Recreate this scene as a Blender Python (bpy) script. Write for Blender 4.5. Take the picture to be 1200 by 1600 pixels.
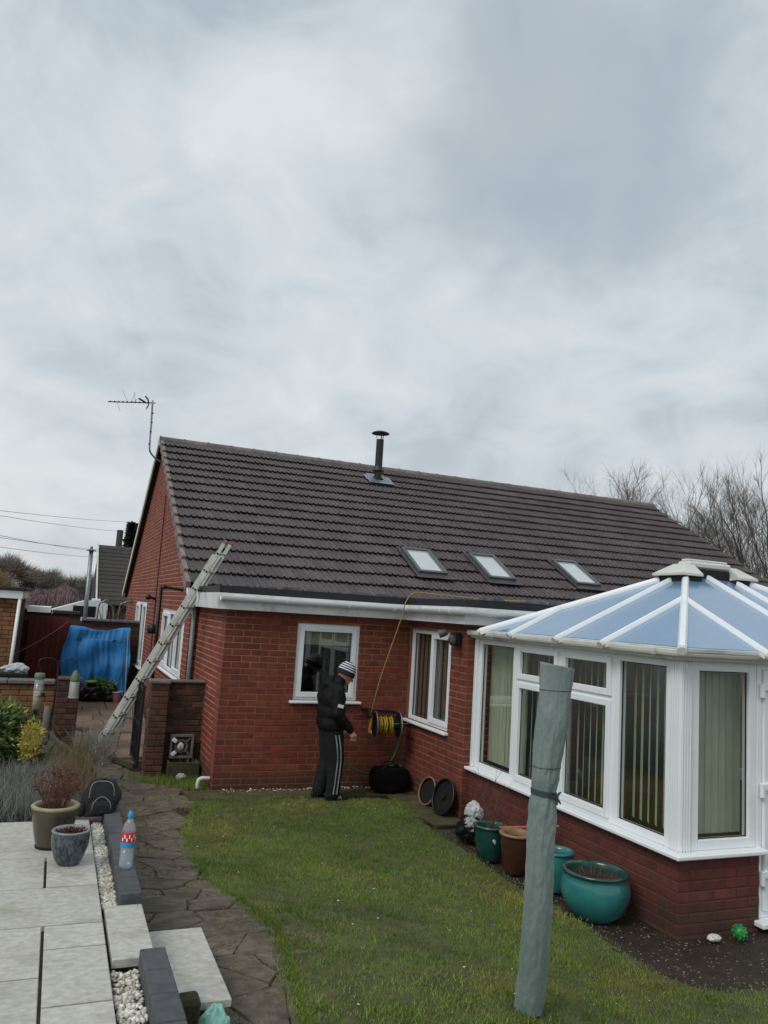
import bpy, math, random
import numpy as np
from mathutils import Vector, Matrix
random.seed(7); rng = np.random.default_rng(7)
sc = bpy.context.scene
C = sc.collection
for o in list(bpy.data.objects): bpy.data.objects.remove(o)
# ---------------------------------------------------------------- camera
YAW, PITCH, ROLL, CAMH = 0.3820, 0.1271, 0.0625, 2.1775
cd = bpy.data.cameras.new('camera'); cam = bpy.data.objects.new('camera', cd); C.objects.link(cam); sc.camera = cam
cd.sensor_fit = 'VERTICAL'; cd.sensor_height = 24.0; cd.lens = 1233.34 / 1600 * 24.0
cd.clip_start = .05; cd.clip_end = 2000
_f = Vector((math.sin(YAW)*math.cos(PITCH), math.cos(YAW)*math.cos(PITCH), math.sin(PITCH)))
_r = Vector((math.cos(YAW), -math.sin(YAW), 0)); _u = _r.cross(_f)
_r2 = _r*math.cos(ROLL) + _u*math.sin(ROLL); _u2 = -_r*math.sin(ROLL) + _u*math.cos(ROLL)
cam.matrix_world = Matrix(((_r2.x, _u2.x, -_f.x, 0), (_r2.y, _u2.y, -_f.y, 0), (_r2.z, _u2.z, -_f.z, CAMH), (0, 0, 0, 1)))
# ---------------------------------------------------------------- sky, sun, exposure
SUN_EL, SUN_AZ = math.radians(46), math.radians(242)      # overcast: a broad bright patch of cloud behind the viewer's left shoulder
wd = bpy.data.worlds.new('World'); sc.world = wd; wd.use_nodes = True
nt = wd.node_tree; nt.nodes.clear()
def N(t, **k):
    n = nt.nodes.new(t)
    for a, b in k.items(): setattr(n, a, b)
    return n
def LK(a, b): nt.links.new(a, b)
out = N('ShaderNodeOutputWorld'); bg = N('ShaderNodeBackground'); bg.inputs['Strength'].default_value = 0.1
LK(bg.outputs[0], out.inputs[0])
sky = N('ShaderNodeTexSky', sky_type='NISHITA'); sky.sun_disc = False; sky.sun_elevation = SUN_EL; sky.sun_rotation = SUN_AZ
tc = N('ShaderNodeTexCoord'); sep = N('ShaderNodeSeparateXYZ'); LK(tc.outputs['Generated'], sep.inputs[0])
def MATH(op, a, b=None, clamp=False):
    n = N('ShaderNodeMath', operation=op); n.use_clamp = clamp
    for i, v in enumerate((a, b)):
        if v is None: continue
        if isinstance(v, (int, float)): n.inputs[i].default_value = v
        else: LK(v, n.inputs[i])
    return n.outputs[0]
zc = MATH('MAXIMUM', sep.outputs[2], 0.0)
zz = MATH('ADD', zc, .5)
cx = MATH('DIVIDE', sep.outputs[0], zz); cy = MATH('DIVIDE', sep.outputs[1], zz)
cmb = N('ShaderNodeCombineXYZ'); LK(cx, cmb.inputs[0]); LK(cy, cmb.inputs[1])
cmb.inputs[2].default_value = 3.7
def NOI(scale, detail, rough, dist=0.0, vec=None):
    n = N('ShaderNodeTexNoise'); n.inputs['Scale'].default_value = scale; n.inputs['Detail'].default_value = detail
    n.inputs['Roughness'].default_value = rough; n.inputs['Distortion'].default_value = dist
    LK(vec if vec is not None else cmb.outputs[0], n.inputs['Vector']); return n.outputs['Fac']
n1 = NOI(2.3, 7, .5, .5); n2 = NOI(7.0, 6, .55, .7)
mixn = MATH('ADD', MATH('MULTIPLY', n1, .66), MATH('MULTIPLY', n2, .34))
rmp = N('ShaderNodeValToRGB'); LK(mixn, rmp.inputs[0])
e = rmp.color_ramp.elements
e[0].position = .38; e[0].color = (.42, .49, .55, 1); e[1].position = .62; e[1].color = (.70, .74, .765, 1)
m = rmp.color_ramp.elements.new(.49); m.color = (.565, .63, .68, 1)
# one broad darker cloud high on the right, ragged by the same noise
dcl = N('ShaderNodeVectorMath', operation='DISTANCE')
wob = N('ShaderNodeTexNoise'); wob.inputs['Scale'].default_value = 5.5; wob.inputs['Detail'].default_value = 6; LK(cmb.outputs[0], wob.inputs['Vector'])
wv = N('ShaderNodeVectorMath', operation='MULTIPLY_ADD'); LK(wob.outputs['Color'], wv.inputs[0]); wv.inputs[1].default_value = (.36, .36, 0); LK(cmb.outputs[0], wv.inputs[2])
sq = N('ShaderNodeVectorMath', operation='MULTIPLY'); LK(wv.outputs[0], sq.inputs[0]); sq.inputs[1].default_value = (1, 1.05, 0)
LK(sq.outputs[0], dcl.inputs[0]); dcl.inputs[1].default_value = (.465+.18, (.668+.18)*1.05, 0)
dk = N('ShaderNodeMapRange', interpolation_type='SMOOTHERSTEP'); LK(dcl.outputs['Value'], dk.inputs[0]); dk.inputs[1].default_value = .05; dk.inputs[2].default_value = .30; dk.inputs[3].default_value = .78; dk.inputs[4].default_value = 0
dmx = N('ShaderNodeMix', data_type='RGBA'); LK(dk.outputs[0], dmx.inputs[0]); LK(rmp.outputs[0], dmx.inputs[6]); dmx.inputs[7].default_value = (.37, .435, .495, 1)
hz = N('ShaderNodeMapRange', interpolation_type='SMOOTHSTEP'); LK(zc, hz.inputs[0]); hz.inputs[1].default_value = 0; hz.inputs[2].default_value = .40; hz.inputs[3].default_value = .4; hz.inputs[4].default_value = 0
hmx = N('ShaderNodeMix', data_type='RGBA'); LK(hz.outputs[0], hmx.inputs[0]); LK(dmx.outputs[2], hmx.inputs[6]); hmx.inputs[7].default_value = (.695, .69, .678, 1)
scl = N('ShaderNodeVectorMath', operation='SCALE'); LK(hmx.outputs[2], scl.inputs[0]); scl.inputs['Scale'].default_value = 10.0
fin = N('ShaderNodeMix', data_type='RGBA'); fin.inputs[0].default_value = .95; LK(sky.outputs[0], fin.inputs[6]); LK(scl.outputs[0], fin.inputs[7])
LK(fin.outputs[2], bg.inputs['Color'])
sd = bpy.data.lights.new('sun', 'SUN'); sd.energy = 1.3; sd.angle = math.radians(25); sd.color = (1, .97, .93)
sun = bpy.data.objects.new('sun', sd); C.objects.link(sun)
sdir = Vector((math.sin(SUN_AZ)*math.cos(SUN_EL), math.cos(SUN_AZ)*math.cos(SUN_EL), math.sin(SUN_EL)))
sun.rotation_euler = sdir.to_track_quat('Z', 'Y').to_euler(); sun.location = sdir*40
vs = sc.view_settings; vs.view_transform = 'Standard'; vs.look = 'None'; vs.exposure = 0.10; vs.gamma = 1.0; vs.use_curve_mapping = False
sc.render.engine = 'CYCLES'
sc.cycles.transparent_max_bounces = 24; sc.cycles.max_bounces = 8
# ---------------------------------------------------------------- materials
def L(r, g, b):
    f = lambda c: ((c/255+.055)/1.055)**2.4 if c > 10 else c/255/12.92
    return (f(r), f(g), f(b))
MATS = {}
def mat(name, c, c2=None, rough=.8, scale=6, detail=5, bump=0, bscale=None, rnd=0, hue=0, metal=0, spec=.5, coat=0,
        dirt=None, dscale=.8, dlo=.5, dhi=.7, stretch=(1, 1, 1), contrast=.18, alpha=1, trans=0, emit=None, objc=True, sheen=0, thin=0, wv=0, wvs=.7, damp=None, dampz=.32):
    m = bpy.data.materials.new(name); m.use_nodes = True; t = m.node_tree; b = t.nodes['Principled BSDF']; MATS[name] = m
    nn = lambda k: t.nodes.new(k); ln = lambda x, y: t.links.new(x, y)
    b.inputs['Roughness'].default_value = rough; b.inputs['Metallic'].default_value = metal
    b.inputs['Specular IOR Level'].default_value = spec; b.inputs['Coat Weight'].default_value = coat
    b.inputs['Transmission Weight'].default_value = trans; b.inputs['Alpha'].default_value = alpha
    if sheen: b.inputs['Sheen Weight'].default_value = sheen
    tcn = nn('ShaderNodeTexCoord'); oi = nn('ShaderNodeObjectInfo'); ge = nn('ShaderNodeNewGeometry')
    mp = nn('ShaderNodeMapping'); mp.inputs['Scale'].default_value = stretch
    ln(tcn.outputs['Object'], mp.inputs[0])
    off = nn('ShaderNodeVectorMath'); off.operation = 'MULTIPLY_ADD'; cmbr = nn('ShaderNodeCombineXYZ')
    rr = nn('ShaderNodeMath'); rr.operation = 'ADD'; ln(oi.outputs['Random'], rr.inputs[0]); ln(ge.outputs['Random Per Island'], rr.inputs[1])
    fr = nn('ShaderNodeMath'); fr.operation = 'FRACT'; ln(rr.outputs[0], fr.inputs[0])
    for i in range(3): ln(oi.outputs['Random'], cmbr.inputs[i])
    ln(cmbr.outputs[0], off.inputs[0]); off.inputs[1].default_value = (37, 53, 71); ln(mp.outputs[0], off.inputs[2])
    vec = off.outputs[0]
    def noi(s, d=detail, r=.6):
        n = nn('ShaderNodeTexNoise'); n.inputs['Scale'].default_value = s; n.inputs['Detail'].default_value = d; n.inputs['Roughness'].default_value = r
        ln(vec, n.inputs['Vector']); return n.outputs['Fac']
    col = None
    if c2 is None: c2 = tuple(x*.72 for x in c)
    rp = nn('ShaderNodeValToRGB'); ln(noi(scale), rp.inputs[0])
    rp.color_ramp.elements[0].position = .5-contrast; rp.color_ramp.elements[0].color = (*c2, 1)
    rp.color_ramp.elements[1].position = .5+contrast; rp.color_ramp.elements[1].color = (*c, 1)
    col = rp.outputs[0]
    if dirt is not None:
        mr = nn('ShaderNodeMapRange'); mr.interpolation_type = 'SMOOTHSTEP'; ln(noi(dscale, 8, .65), mr.inputs[0]); mr.inputs[1].default_value = dlo; mr.inputs[2].default_value = dhi
        mx = nn('ShaderNodeMix'); mx.data_type = 'RGBA'; ln(mr.outputs[0], mx.inputs[0]); ln(col, mx.inputs[6]); mx.inputs[7].default_value = (*dirt, 1); col = mx.outputs[2]
    if rnd or hue:
        hs = nn('ShaderNodeHueSaturation'); ln(col, hs.inputs['Color'])
        v = nn('ShaderNodeMapRange'); ln(fr.outputs[0], v.inputs[0]); v.inputs[3].default_value = 1-rnd; v.inputs[4].default_value = 1+rnd; ln(v.outputs[0], hs.inputs['Value'])
        if hue:
            f2 = nn('ShaderNodeMath'); f2.operation = 'MULTIPLY'; ln(fr.outputs[0], f2.inputs[0]); f2.inputs[1].default_value = 17.31
            f3 = nn('ShaderNodeMath'); f3.operation = 'FRACT'; ln(f2.outputs[0], f3.inputs[0])
            v2 = nn('ShaderNodeMapRange'); ln(f3.outputs[0], v2.inputs[0]); v2.inputs[3].default_value = .5-hue; v2.inputs[4].default_value = .5+hue; ln(v2.outputs[0], hs.inputs['Hue'])
        col = hs.outputs[0]
    if wv:      # slow weathering variation laid over the whole surface
        wn = nn('ShaderNodeTexNoise'); wn.inputs['Scale'].default_value = wvs; wn.inputs['Detail'].default_value = 7; wn.inputs['Roughness'].default_value = .62; ln(ge.outputs['Position'], wn.inputs['Vector'])
        wr = nn('ShaderNodeMapRange'); ln(wn.outputs['Fac'], wr.inputs[0]); wr.inputs[1].default_value = .3; wr.inputs[2].default_value = .7; wr.inputs[3].default_value = 1-wv; wr.inputs[4].default_value = 1+wv
        h2 = nn('ShaderNodeHueSaturation'); ln(col, h2.inputs['Color']); ln(wr.outputs[0], h2.inputs['Value']); col = h2.outputs[0]
    if damp:    # rising damp and moss splash at the foot of walls
        sp = nn('ShaderNodeSeparateXYZ'); ln(ge.outputs['Position'], sp.inputs[0])
        dn = nn('ShaderNodeTexNoise'); dn.inputs['Scale'].default_value = 2.2; dn.inputs['Detail'].default_value = 7; ln(ge.outputs['Position'], dn.inputs['Vector'])
        ad = nn('ShaderNodeMath'); ad.operation = 'MULTIPLY_ADD'; ln(dn.outputs['Fac'], ad.inputs[0]); ad.inputs[1].default_value = -.7; ln(sp.outputs[2], ad.inputs[2])
        dr = nn('ShaderNodeMapRange'); dr.interpolation_type = 'SMOOTHSTEP'; ln(ad.outputs[0], dr.inputs[0]); dr.inputs[1].default_value = dampz-.45-.12; dr.inputs[2].default_value = dampz-.35; dr.inputs[3].default_value = .75; dr.inputs[4].default_value = 0
        dx = nn('ShaderNodeMix'); dx.data_type = 'RGBA'; ln(dr.outputs[0], dx.inputs[0]); ln(col, dx.inputs[6]); dx.inputs[7].default_value = (*damp, 1); col = dx.outputs[2]
    ln(col, b.inputs['Base Color'])
    if bump:
        bp = nn('ShaderNodeBump'); bp.inputs['Strength'].default_value = bump; bp.inputs['Distance'].default_value = .01
        ln(noi(bscale or scale*4, 5), bp.inputs['Height']); ln(bp.outputs[0], b.inputs['Normal'])
    if emit: b.inputs['Emission Color'].default_value = (*emit, 1); b.inputs['Emission Strength'].default_value = 1
    if thin:   # thin sheet: let some light through
        tr = nn('ShaderNodeBsdfTranslucent'); ln(col, tr.inputs[0]); ms = nn('ShaderNodeMixShader'); ms.inputs[0].default_value = thin
        ln(b.outputs[0], ms.inputs[1]); ln(tr.outputs[0], ms.inputs[2]); ln(ms.outputs[0], t.nodes['Material Output'].inputs[0])
    return m
def glass(name, tint=(1, 1, 1), base=.06, rough=.02, body=None, bodyfac=0.0):
    """window pane: clear with a fresnel mirror; body adds a share of tinted surface (dirty or coated glass)"""
    m = bpy.data.materials.new(name); m.use_nodes = True; t = m.node_tree; t.nodes.clear(); MATS[name] = m
    nn = lambda k: t.nodes.new(k); ln = lambda x, y: t.links.new(x, y)
    o = nn('ShaderNodeOutputMaterial'); tr = nn('ShaderNodeBsdfTransparent'); tr.inputs[0].default_value = (*tint, 1)
    gl = nn('ShaderNodeBsdfGlossy'); gl.inputs['Roughness'].default_value = rough
    fz = nn('ShaderNodeLayerWeight'); fz.inputs[0].default_value = .5
    pw = nn('ShaderNodeMath'); pw.operation = 'POWER'; ln(fz.outputs['Facing'], pw.inputs[0]); pw.inputs[1].default_value = 4.0
    mr = nn('ShaderNodeMapRange'); ln(pw.outputs[0], mr.inputs[0]); mr.inputs[3].default_value = base; mr.inputs[4].default_value = .95
    ms = nn('ShaderNodeMixShader'); ln(mr.outputs[0], ms.inputs[0]); ln(gl.outputs[0], ms.inputs[2])
    if body:
        df = nn('ShaderNodeBsdfPrincipled'); df.inputs['Base Color'].default_value = (*body, 1); df.inputs['Roughness'].default_value = .4
        tx = nn('ShaderNodeTexCoord'); no = nn('ShaderNodeTexNoise'); no.inputs['Scale'].default_value = 3.5; no.inputs['Detail'].default_value = 9; no.inputs['Roughness'].default_value = .7; ln(tx.outputs['Object'], no.inputs[0])
        cr = nn('ShaderNodeValToRGB'); ln(no.outputs['Fac'], cr.inputs[0]); cr.color_ramp.elements[0].position = .3; cr.color_ramp.elements[0].color = (*[c*.86 for c in body], 1); cr.color_ramp.elements[1].position = .72; cr.color_ramp.elements[1].color = (*[c*.92+.05 for c in body], 1); ln(cr.outputs[0], df.inputs['Base Color'])
        m2 = nn('ShaderNodeMixShader'); m2.inputs[0].default_value = bodyfac; ln(tr.outputs[0], m2.inputs[1]); ln(df.outputs[0], m2.inputs[2]); ln(m2.outputs[0], ms.inputs[1])
    else: ln(tr.outputs[0], ms.inputs[1])
    ln(ms.outputs[0], o.inputs[0]); return m
mat('brick', L(124, 61, 43), L(96, 44, 31), .85, 9, bump=.35, bscale=90, rnd=.17, hue=.008, wv=.16, damp=L(66, 50, 34), dirt=L(98, 62, 44), dscale=2.5, dlo=.52, dhi=.8)
mat('brick_dark', L(106, 54, 43), L(82, 40, 32), .85, 9, bump=.35, bscale=90, rnd=.15, hue=.008, wv=.14, damp=L(58, 48, 34), dampz=.22)
mat('brick_old', L(96, 64, 48), L(64, 42, 34), .9, 7, bump=.5, bscale=70, rnd=.3, hue=.02, dirt=L(52, 46, 34), dscale=3, dlo=.48, dhi=.7)
mat('brick_buff', L(138, 100, 64), L(108, 74, 46), .9, 7, bump=.4, bscale=70, rnd=.2, hue=.015)
mat('mortar_light', L(196, 150, 118), L(158, 112, 88), .95, 1.6, bump=.5, bscale=60, damp=L(70, 56, 40))  # mortar is paler on the gable side; stronger light there is in the tone too
mat('brick_gable_lit', L(136, 66, 48), L(106, 48, 36), .85, 9, bump=.35, bscale=90, rnd=.17, hue=.01, wv=.12, damp=L(66, 50, 34))  # same brick as the walls, brightened to paint in the gable's stronger light
mat('mortar', L(150, 112, 88), L(112, 66, 52), .95, 1.1, bump=.5, bscale=60, contrast=.15)
mat('mortar_dark', L(96, 62, 52), L(78, 46, 40), .95, 2, bump=.5, bscale=60)
mat('mortar_old', L(94, 82, 68), L(60, 52, 44), .95, 4, bump=.5, bscale=60)
mat('tile', L(95, 86, 86), L(70, 63, 63), .74, 22, bump=.25, bscale=160, rnd=.13, hue=.006, wv=.16, wvs=.9, dirt=L(112, 103, 98), dscale=3, dlo=.55, dhi=.85)
mat('ridge_tile', L(122, 114, 106), L(92, 86, 82), .85, 9, bump=.3, bscale=80, rnd=.1)
mat('verge', L(142, 124, 118), L(112, 98, 94), .85, 12, bump=.3, rnd=.08)
mat('deck', L(40, 36, 35), rough=.9)
mat('upvc', L(236, 239, 240), L(226, 230, 231), .32, 3, spec=.5, contrast=.3, dirt=L(196, 198, 190), dscale=1.3, dlo=.58, dhi=.85)
mat('upvc_old', L(214, 214, 206), L(192, 192, 182), .4, 3, contrast=.3, dirt=L(150, 148, 132), dscale=2.2, dlo=.5, dhi=.8, stretch=(1, 1, 1))
mat('fascia_stained', L(226, 228, 226), L(206, 208, 204), .45, 3, dirt=L(160, 158, 148), dscale=2, dlo=.5, dhi=.75)
mat('felt', L(38, 40, 43), L(24, 26, 28), .55, 12, bump=.3, spec=.4)
mat('lead', L(120, 124, 126), L(78, 80, 82), .5, 7, bump=.3, dirt=L(60, 60, 60), dscale=4, metal=.3)
mat('alu', L(206, 206, 198), L(176, 176, 168), .5, 9, metal=.3, bump=.05)
mat('steel', L(150, 154, 156), L(120, 124, 126), .45, 9, metal=.7)
mat('black_metal', L(24, 25, 27), L(16, 17, 18), .45, 9, spec=.5)
mat('black_plastic', L(22, 22, 23), L(14, 14, 15), .5, 14, bump=.1)
mat('black_rubber', L(18, 18, 18), rough=.75)
mat('interior', L(70, 66, 62), rough=.9)
mat('curtain', L(176, 168, 150), L(150, 142, 124), .9, 5)
mat('blind_grey', L(120, 112, 100), L(104, 97, 86), .9, 5)
mat('blind', L(212, 216, 196), L(196, 201, 178), .85, 4, thin=.15)
mat('white_plain', L(235, 235, 232), rough=.6)
glass('pane', tint=(.94, .96, .94), base=.09)
glass('pane_frosted', base=.12, body=L(150, 160, 160), bodyfac=.75, rough=.15)
glass('roof_blue', tint=(.72, .86, .97), base=.12, rough=.10, body=L(140, 186, 226), bodyfac=.55)
glass('skylight_glass', base=.25, rough=.05, body=L(214, 218, 214), bodyfac=.9)
glass('clear_plastic', tint=(.95, .98, 1), base=.06, rough=.08, body=L(224, 232, 238), bodyfac=.2)
# ---------------------------------------------------------------- mesh helpers
def empty(name, loc):
    o = bpy.data.objects.new(name, None); C.objects.link(o); o.location = loc; o.empty_display_size = .1; return o
def org(o):
    v = Vector((0, 0, 0))
    while o is not None: v += Vector(o.location); o = o.parent
    return v
def tag(o, label=None, cat=None, group=None, kind=None):
    if label: o['label'] = label
    if cat: o['category'] = cat
    if group: o['group'] = group
    if kind: o['kind'] = kind
    return o
def thing(name, label, cat, loc, group=None): return tag(empty(name, loc), label, cat, group)
class MB:
    def __init__(s): s.v = []; s.f = []
    def add(s, vs, fs):
        b = len(s.v); s.v.extend([tuple(map(float, p)) for p in vs]); s.f.extend([tuple(i+b for i in f) for f in fs]); return s
    def box(s, x0, x1, y0, y1, z0, z1, c=0):
        if c <= 0:
            return s.add([(x0,y0,z0),(x1,y0,z0),(x1,y1,z0),(x0,y1,z0),(x0,y0,z1),(x1,y0,z1),(x1,y1,z1),(x0,y1,z1)],
                  [(3,2,1,0),(4,5,6,7),(0,1,5,4),(1,2,6,5),(2,3,7,6),(3,0,4,7)])
        X, Y, Z = (x0, x1), (y0, y1), (z0, z1); vs = []; idx = {}
        for i in (0, 1):
            for j in (0, 1):
                for k in (0, 1):
                    sx, sy, sz = 1-2*i, 1-2*j, 1-2*k
                    for a, p in enumerate(((X[i], Y[j]+sy*c, Z[k]+sz*c), (X[i]+sx*c, Y[j], Z[k]+sz*c), (X[i]+sx*c, Y[j]+sy*c, Z[k]))):
                        idx[i, j, k, a] = len(vs); vs.append(p)
        I = lambda *a: idx[a]; F = []
        for i in (0, 1): F.append([I(i,0,0,0), I(i,1,0,0), I(i,1,1,0), I(i,0,1,0)][::(-1 if i == 0 else 1)])
        for j in (0, 1): F.append([I(0,j,0,1), I(1,j,0,1), I(1,j,1,1), I(0,j,1,1)][::(1 if j == 0 else -1)])
        for k in (0, 1): F.append([I(0,0,k,2), I(1,0,k,2), I(1,1,k,2), I(0,1,k,2)][::(-1 if k == 0 else 1)])
        for j in (0, 1):
            for k in (0, 1): F.append([I(0,j,k,1), I(1,j,k,1), I(1,j,k,2), I(0,j,k,2)][::(-1 if (j+k) % 2 == 0 else 1)])
        for i in (0, 1):
            for k in (0, 1): F.append([I(i,0,k,0), I(i,1,k,0), I(i,1,k,2), I(i,0,k,2)][::(1 if (i+k) % 2 == 0 else -1)])
        for i in (0, 1):
            for j in (0, 1): F.append([I(i,j,0,0), I(i,j,1,0), I(i,j,1,1), I(i,j,0,1)][::(-1 if (i+j) % 2 == 0 else 1)])
        for i in (0, 1):
            for j in (0, 1):
                for k in (0, 1): F.append([I(i,j,k,0), I(i,j,k,1), I(i,j,k,2)][::(-1 if (i+j+k) % 2 else 1)])
        return s.add(vs, F)
    def beam(s, p, q, w, h, up=(0, 0, 1), c=0):
        """box section from p to q, w across, h along up"""
        p, q = Vector(p), Vector(q); d = (q-p); L_ = d.length; d.normalize(); r = d.cross(Vector(up)); r.normalize(); u = r.cross(d)
        m = MB().box(0, L_, -w/2, w/2, -h/2, h/2, c)
        return s.add([p+d*a-r*b+u*e for a, b, e in m.v], m.f)
    def prism(s, poly, z0, z1, axis=2):
        """poly in the two other axes, extruded along axis"""
        n = len(poly)
        def P(a, z): return (a[0], a[1], z) if axis == 2 else ((a[0], z, a[1]) if axis == 1 else (z, a[0], a[1]))
        vs = [P(a, z0) for a in poly]+[P(a, z1) for a in poly]
        fs = [tuple(range(n))[::-1], tuple(range(n, 2*n))]+[(i, (i+1) % n, n+(i+1) % n, n+i) for i in range(n)]
        return s.add(vs, fs)
    def tube(s, pts, r, n=8, cap=True, closed=False):
        pts = [Vector(p) for p in pts]; m = len(pts); R_ = r if isinstance(r, (list, tuple)) else [r]*m
        vs = []; fs = []; nrm = None
        for i, p in enumerate(pts):
            if closed: d = pts[(i+1) % m]-pts[i-1]
            else: d = pts[min(i+1, m-1)]-pts[max(i-1, 0)]
            d.normalize()
            if nrm is None: nrm = d.orthogonal().normalized()
            else:
                nrm = nrm-d*nrm.dot(d)
                if nrm.length < 1e-6: nrm = d.orthogonal()
                nrm.normalize()
            bi = d.cross(nrm)
            for k in range(n):
                a = 2*math.pi*k/n; vs.append(p+(nrm*math.cos(a)+bi*math.sin(a))*R_[i])
        for i in range(m if closed else m-1):
            j = (i+1) % m
            for k in range(n): fs.append((i*n+k, i*n+(k+1) % n, j*n+(k+1) % n, j*n+k))
        if cap and not closed: fs += [tuple(range(n))[::-1], tuple(range((m-1)*n, m*n))]
        return s.add(vs, fs)
    def lathe(s, prof, n=24, c=(0, 0, 0), cap=True, sx=1, sy=1):
        vs = [(c[0]+r*sx*math.cos(2*math.pi*k/n), c[1]+r*sy*math.sin(2*math.pi*k/n), c[2]+z) for r, z in prof for k in range(n)]
        fs = [(i*n+k, i*n+(k+1) % n, (i+1)*n+(k+1) % n, (i+1)*n+k) for i in range(len(prof)-1) for k in range(n)]
        if cap: fs += [tuple(range(n))[::-1], tuple(range((len(prof)-1)*n, len(prof)*n))]
        return s.add(vs, fs)
    def ell(s, c, r, nu=14, nv=9, M=None):
        vs = []; c = Vector(c)
        for i in range(nv+1):
            t = math.pi*i/nv
            for k in range(nu):
                a = 2*math.pi*k/nu; p = Vector((r[0]*math.sin(t)*math.cos(a), r[1]*math.sin(t)*math.sin(a), -r[2]*math.cos(t)))
                vs.append(c+(M @ p if M else p))
        return s.add(vs, [(i*nu+k, i*nu+(k+1) % nu, (i+1)*nu+(k+1) % nu, (i+1)*nu+k) for i in range(nv) for k in range(nu)])
    def quad(s, *p): return s.add(p, [tuple(range(len(p)))])
    def build(s, name, m, parent=None, smooth=False, label=None, cat=None, group=None, kind=None, auto=None):
        o3 = org(parent) if parent else Vector((0, 0, 0))
        me = bpy.data.meshes.new(name)
        me.from_pydata([(a-o3.x, b-o3.y, c-o3.z) for a, b, c in s.v], [], s.f); me.update()
        if smooth: me.polygons.foreach_set('use_smooth', [True]*len(me.polygons))
        me.materials.append(MATS[m] if isinstance(m, str) else m)
        ob = bpy.data.objects.new(name, me); C.objects.link(ob)
        if parent: ob.parent = parent
        return tag(ob, label, cat, group, kind)
def npmesh(name, verts, faces, m, parent=None, kind=None, label=None, cat=None, smooth=False):
    """verts (n,3), faces (m,k) arrays"""
    o3 = np.array(org(parent)) if parent else np.zeros(3)
    me = bpy.data.meshes.new(name); verts = np.asarray(verts, float)-o3; faces = np.asarray(faces, np.int32); k = faces.shape[1]
    me.vertices.add(len(verts)); me.vertices.foreach_set('co', verts.astype(np.float32).ravel())
    me.loops.add(faces.size); me.loops.foreach_set('vertex_index', faces.ravel())
    me.polygons.add(len(faces)); me.polygons.foreach_set('loop_start', np.arange(0, faces.size, k, dtype=np.int32))
    me.update(calc_edges=True)
    if smooth: me.polygons.foreach_set('use_smooth', [True]*len(faces))
    me.materials.append(MATS[m]); ob = bpy.data.objects.new(name, me); C.objects.link(ob)
    if parent: ob.parent = parent
    return tag(ob, label, cat, None, kind)
def inst(name, me, parent, loc, rot=(0, 0, 0), scl=(1, 1, 1)):
    o = bpy.data.objects.new(name, me); C.objects.link(o); o.parent = parent
    o.location = Vector(loc)-org(parent); o.rotation_euler = rot; o.scale = scl; return o
def mesh_only(mb, name, m):
    me = bpy.data.meshes.new(name); me.from_pydata(mb.v, [], mb.f); me.update(); me.materials.append(MATS[m]); return me
def sm(t): t = min(max(t, 0), 1); return t*t*(3-2*t)
def zt(x, y): return .42*sm((8.6-y)/5.2)*sm((4.3-x)/3.2)
def hangcurve(p, q, sag, n=14):
    p, q = Vector(p), Vector(q); return [p.lerp(q, i/(n-1))-Vector((0, 0, sag*4*(i/(n-1))*(1-i/(n-1)))) for i in range(n)]
def bez(pts, n=10):
    """smooth curve through points (Catmull-Rom)"""
    P = [Vector(p) for p in pts]; P = [P[0]*2-P[1]]+P+[P[-1]*2-P[-2]]; o = []
    for i in range(1, len(P)-2):
        for k in range(n):
            t = k/n; a, b, c, d = P[i-1], P[i], P[i+1], P[i+2]
            o.append(.5*((2*b)+(c-a)*t+(2*a-5*b+4*c-d)*t*t+(3*b-a-3*c+d)*t**3))
    return o+[P[-2]]
# ================================================================ ground, lawn, path, patio
mat('soil', L(58, 46, 35), L(32, 25, 19), .6, 9, bump=1.2, bscale=40, dirt=L(58, 58, 36), dscale=.5, dlo=.5, dhi=.75)
mat('grass', L(134, 150, 74), L(90, 116, 54), .75, .9, detail=6, rnd=.35, hue=.02, dirt=L(160, 150, 74), dscale=.7, dlo=.5, dhi=.7, contrast=.2, thin=.2, spec=.2, wv=.24, wvs=1.8)
mat('turf', L(90, 90, 48), L(60, 62, 34), .95, 7, wv=.25, wvs=2.5, bump=.8, bscale=60, dirt=L(72, 60, 40), dscale=1.2, dlo=.55, dhi=.75)
mat('stone_path', L(116, 104, 88), L(72, 64, 52), .75, 14, bump=1.0, bscale=30, wv=.2, wvs=1.6, rnd=.14, dirt=L(58, 58, 38), dscale=2.4, dlo=.5, dhi=.72)
mat('slab_moss', L(98, 84, 58), L(66, 58, 40), .85, 6, bump=.6, rnd=.15, dirt=L(62, 68, 30), dscale=2.5, dlo=.42, dhi=.66)
mat('sandstone', L(142, 118, 98), L(112, 94, 80), .7, 5, bump=.5, rnd=.2, hue=.02, dirt=L(84, 76, 60), dscale=2, dlo=.5, dhi=.75)
mat('porcelain', L(200, 196, 186), L(160, 157, 146), .55, 26, detail=9, bump=.2, bscale=80, rnd=.05, stretch=(1, 1.5, 1), dirt=L(136, 136, 112), dscale=2.4, dlo=.48, dhi=.8, contrast=.2)
mat('kerb_block', L(84, 85, 88), L(66, 67, 70), .85, 20, bump=.4, bscale=120, rnd=.08)
mat('pebble', L(222, 218, 206), L(172, 166, 152), .6, 9, rnd=.38)
mat('chip', L(150, 138, 120), L(112, 100, 84), .7, 9, rnd=.4)
mat('grit', L(120, 112, 84), L(70, 66, 44), .9, 9, rnd=.5)
mat('moss', L(112, 110, 50), L(80, 82, 36), .9, 3, rnd=.3)
mat('petal', L(226, 226, 214), rough=.6)
mat('concrete', L(120, 116, 108), L(88, 84, 78), .9, 5, bump=.5)
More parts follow.
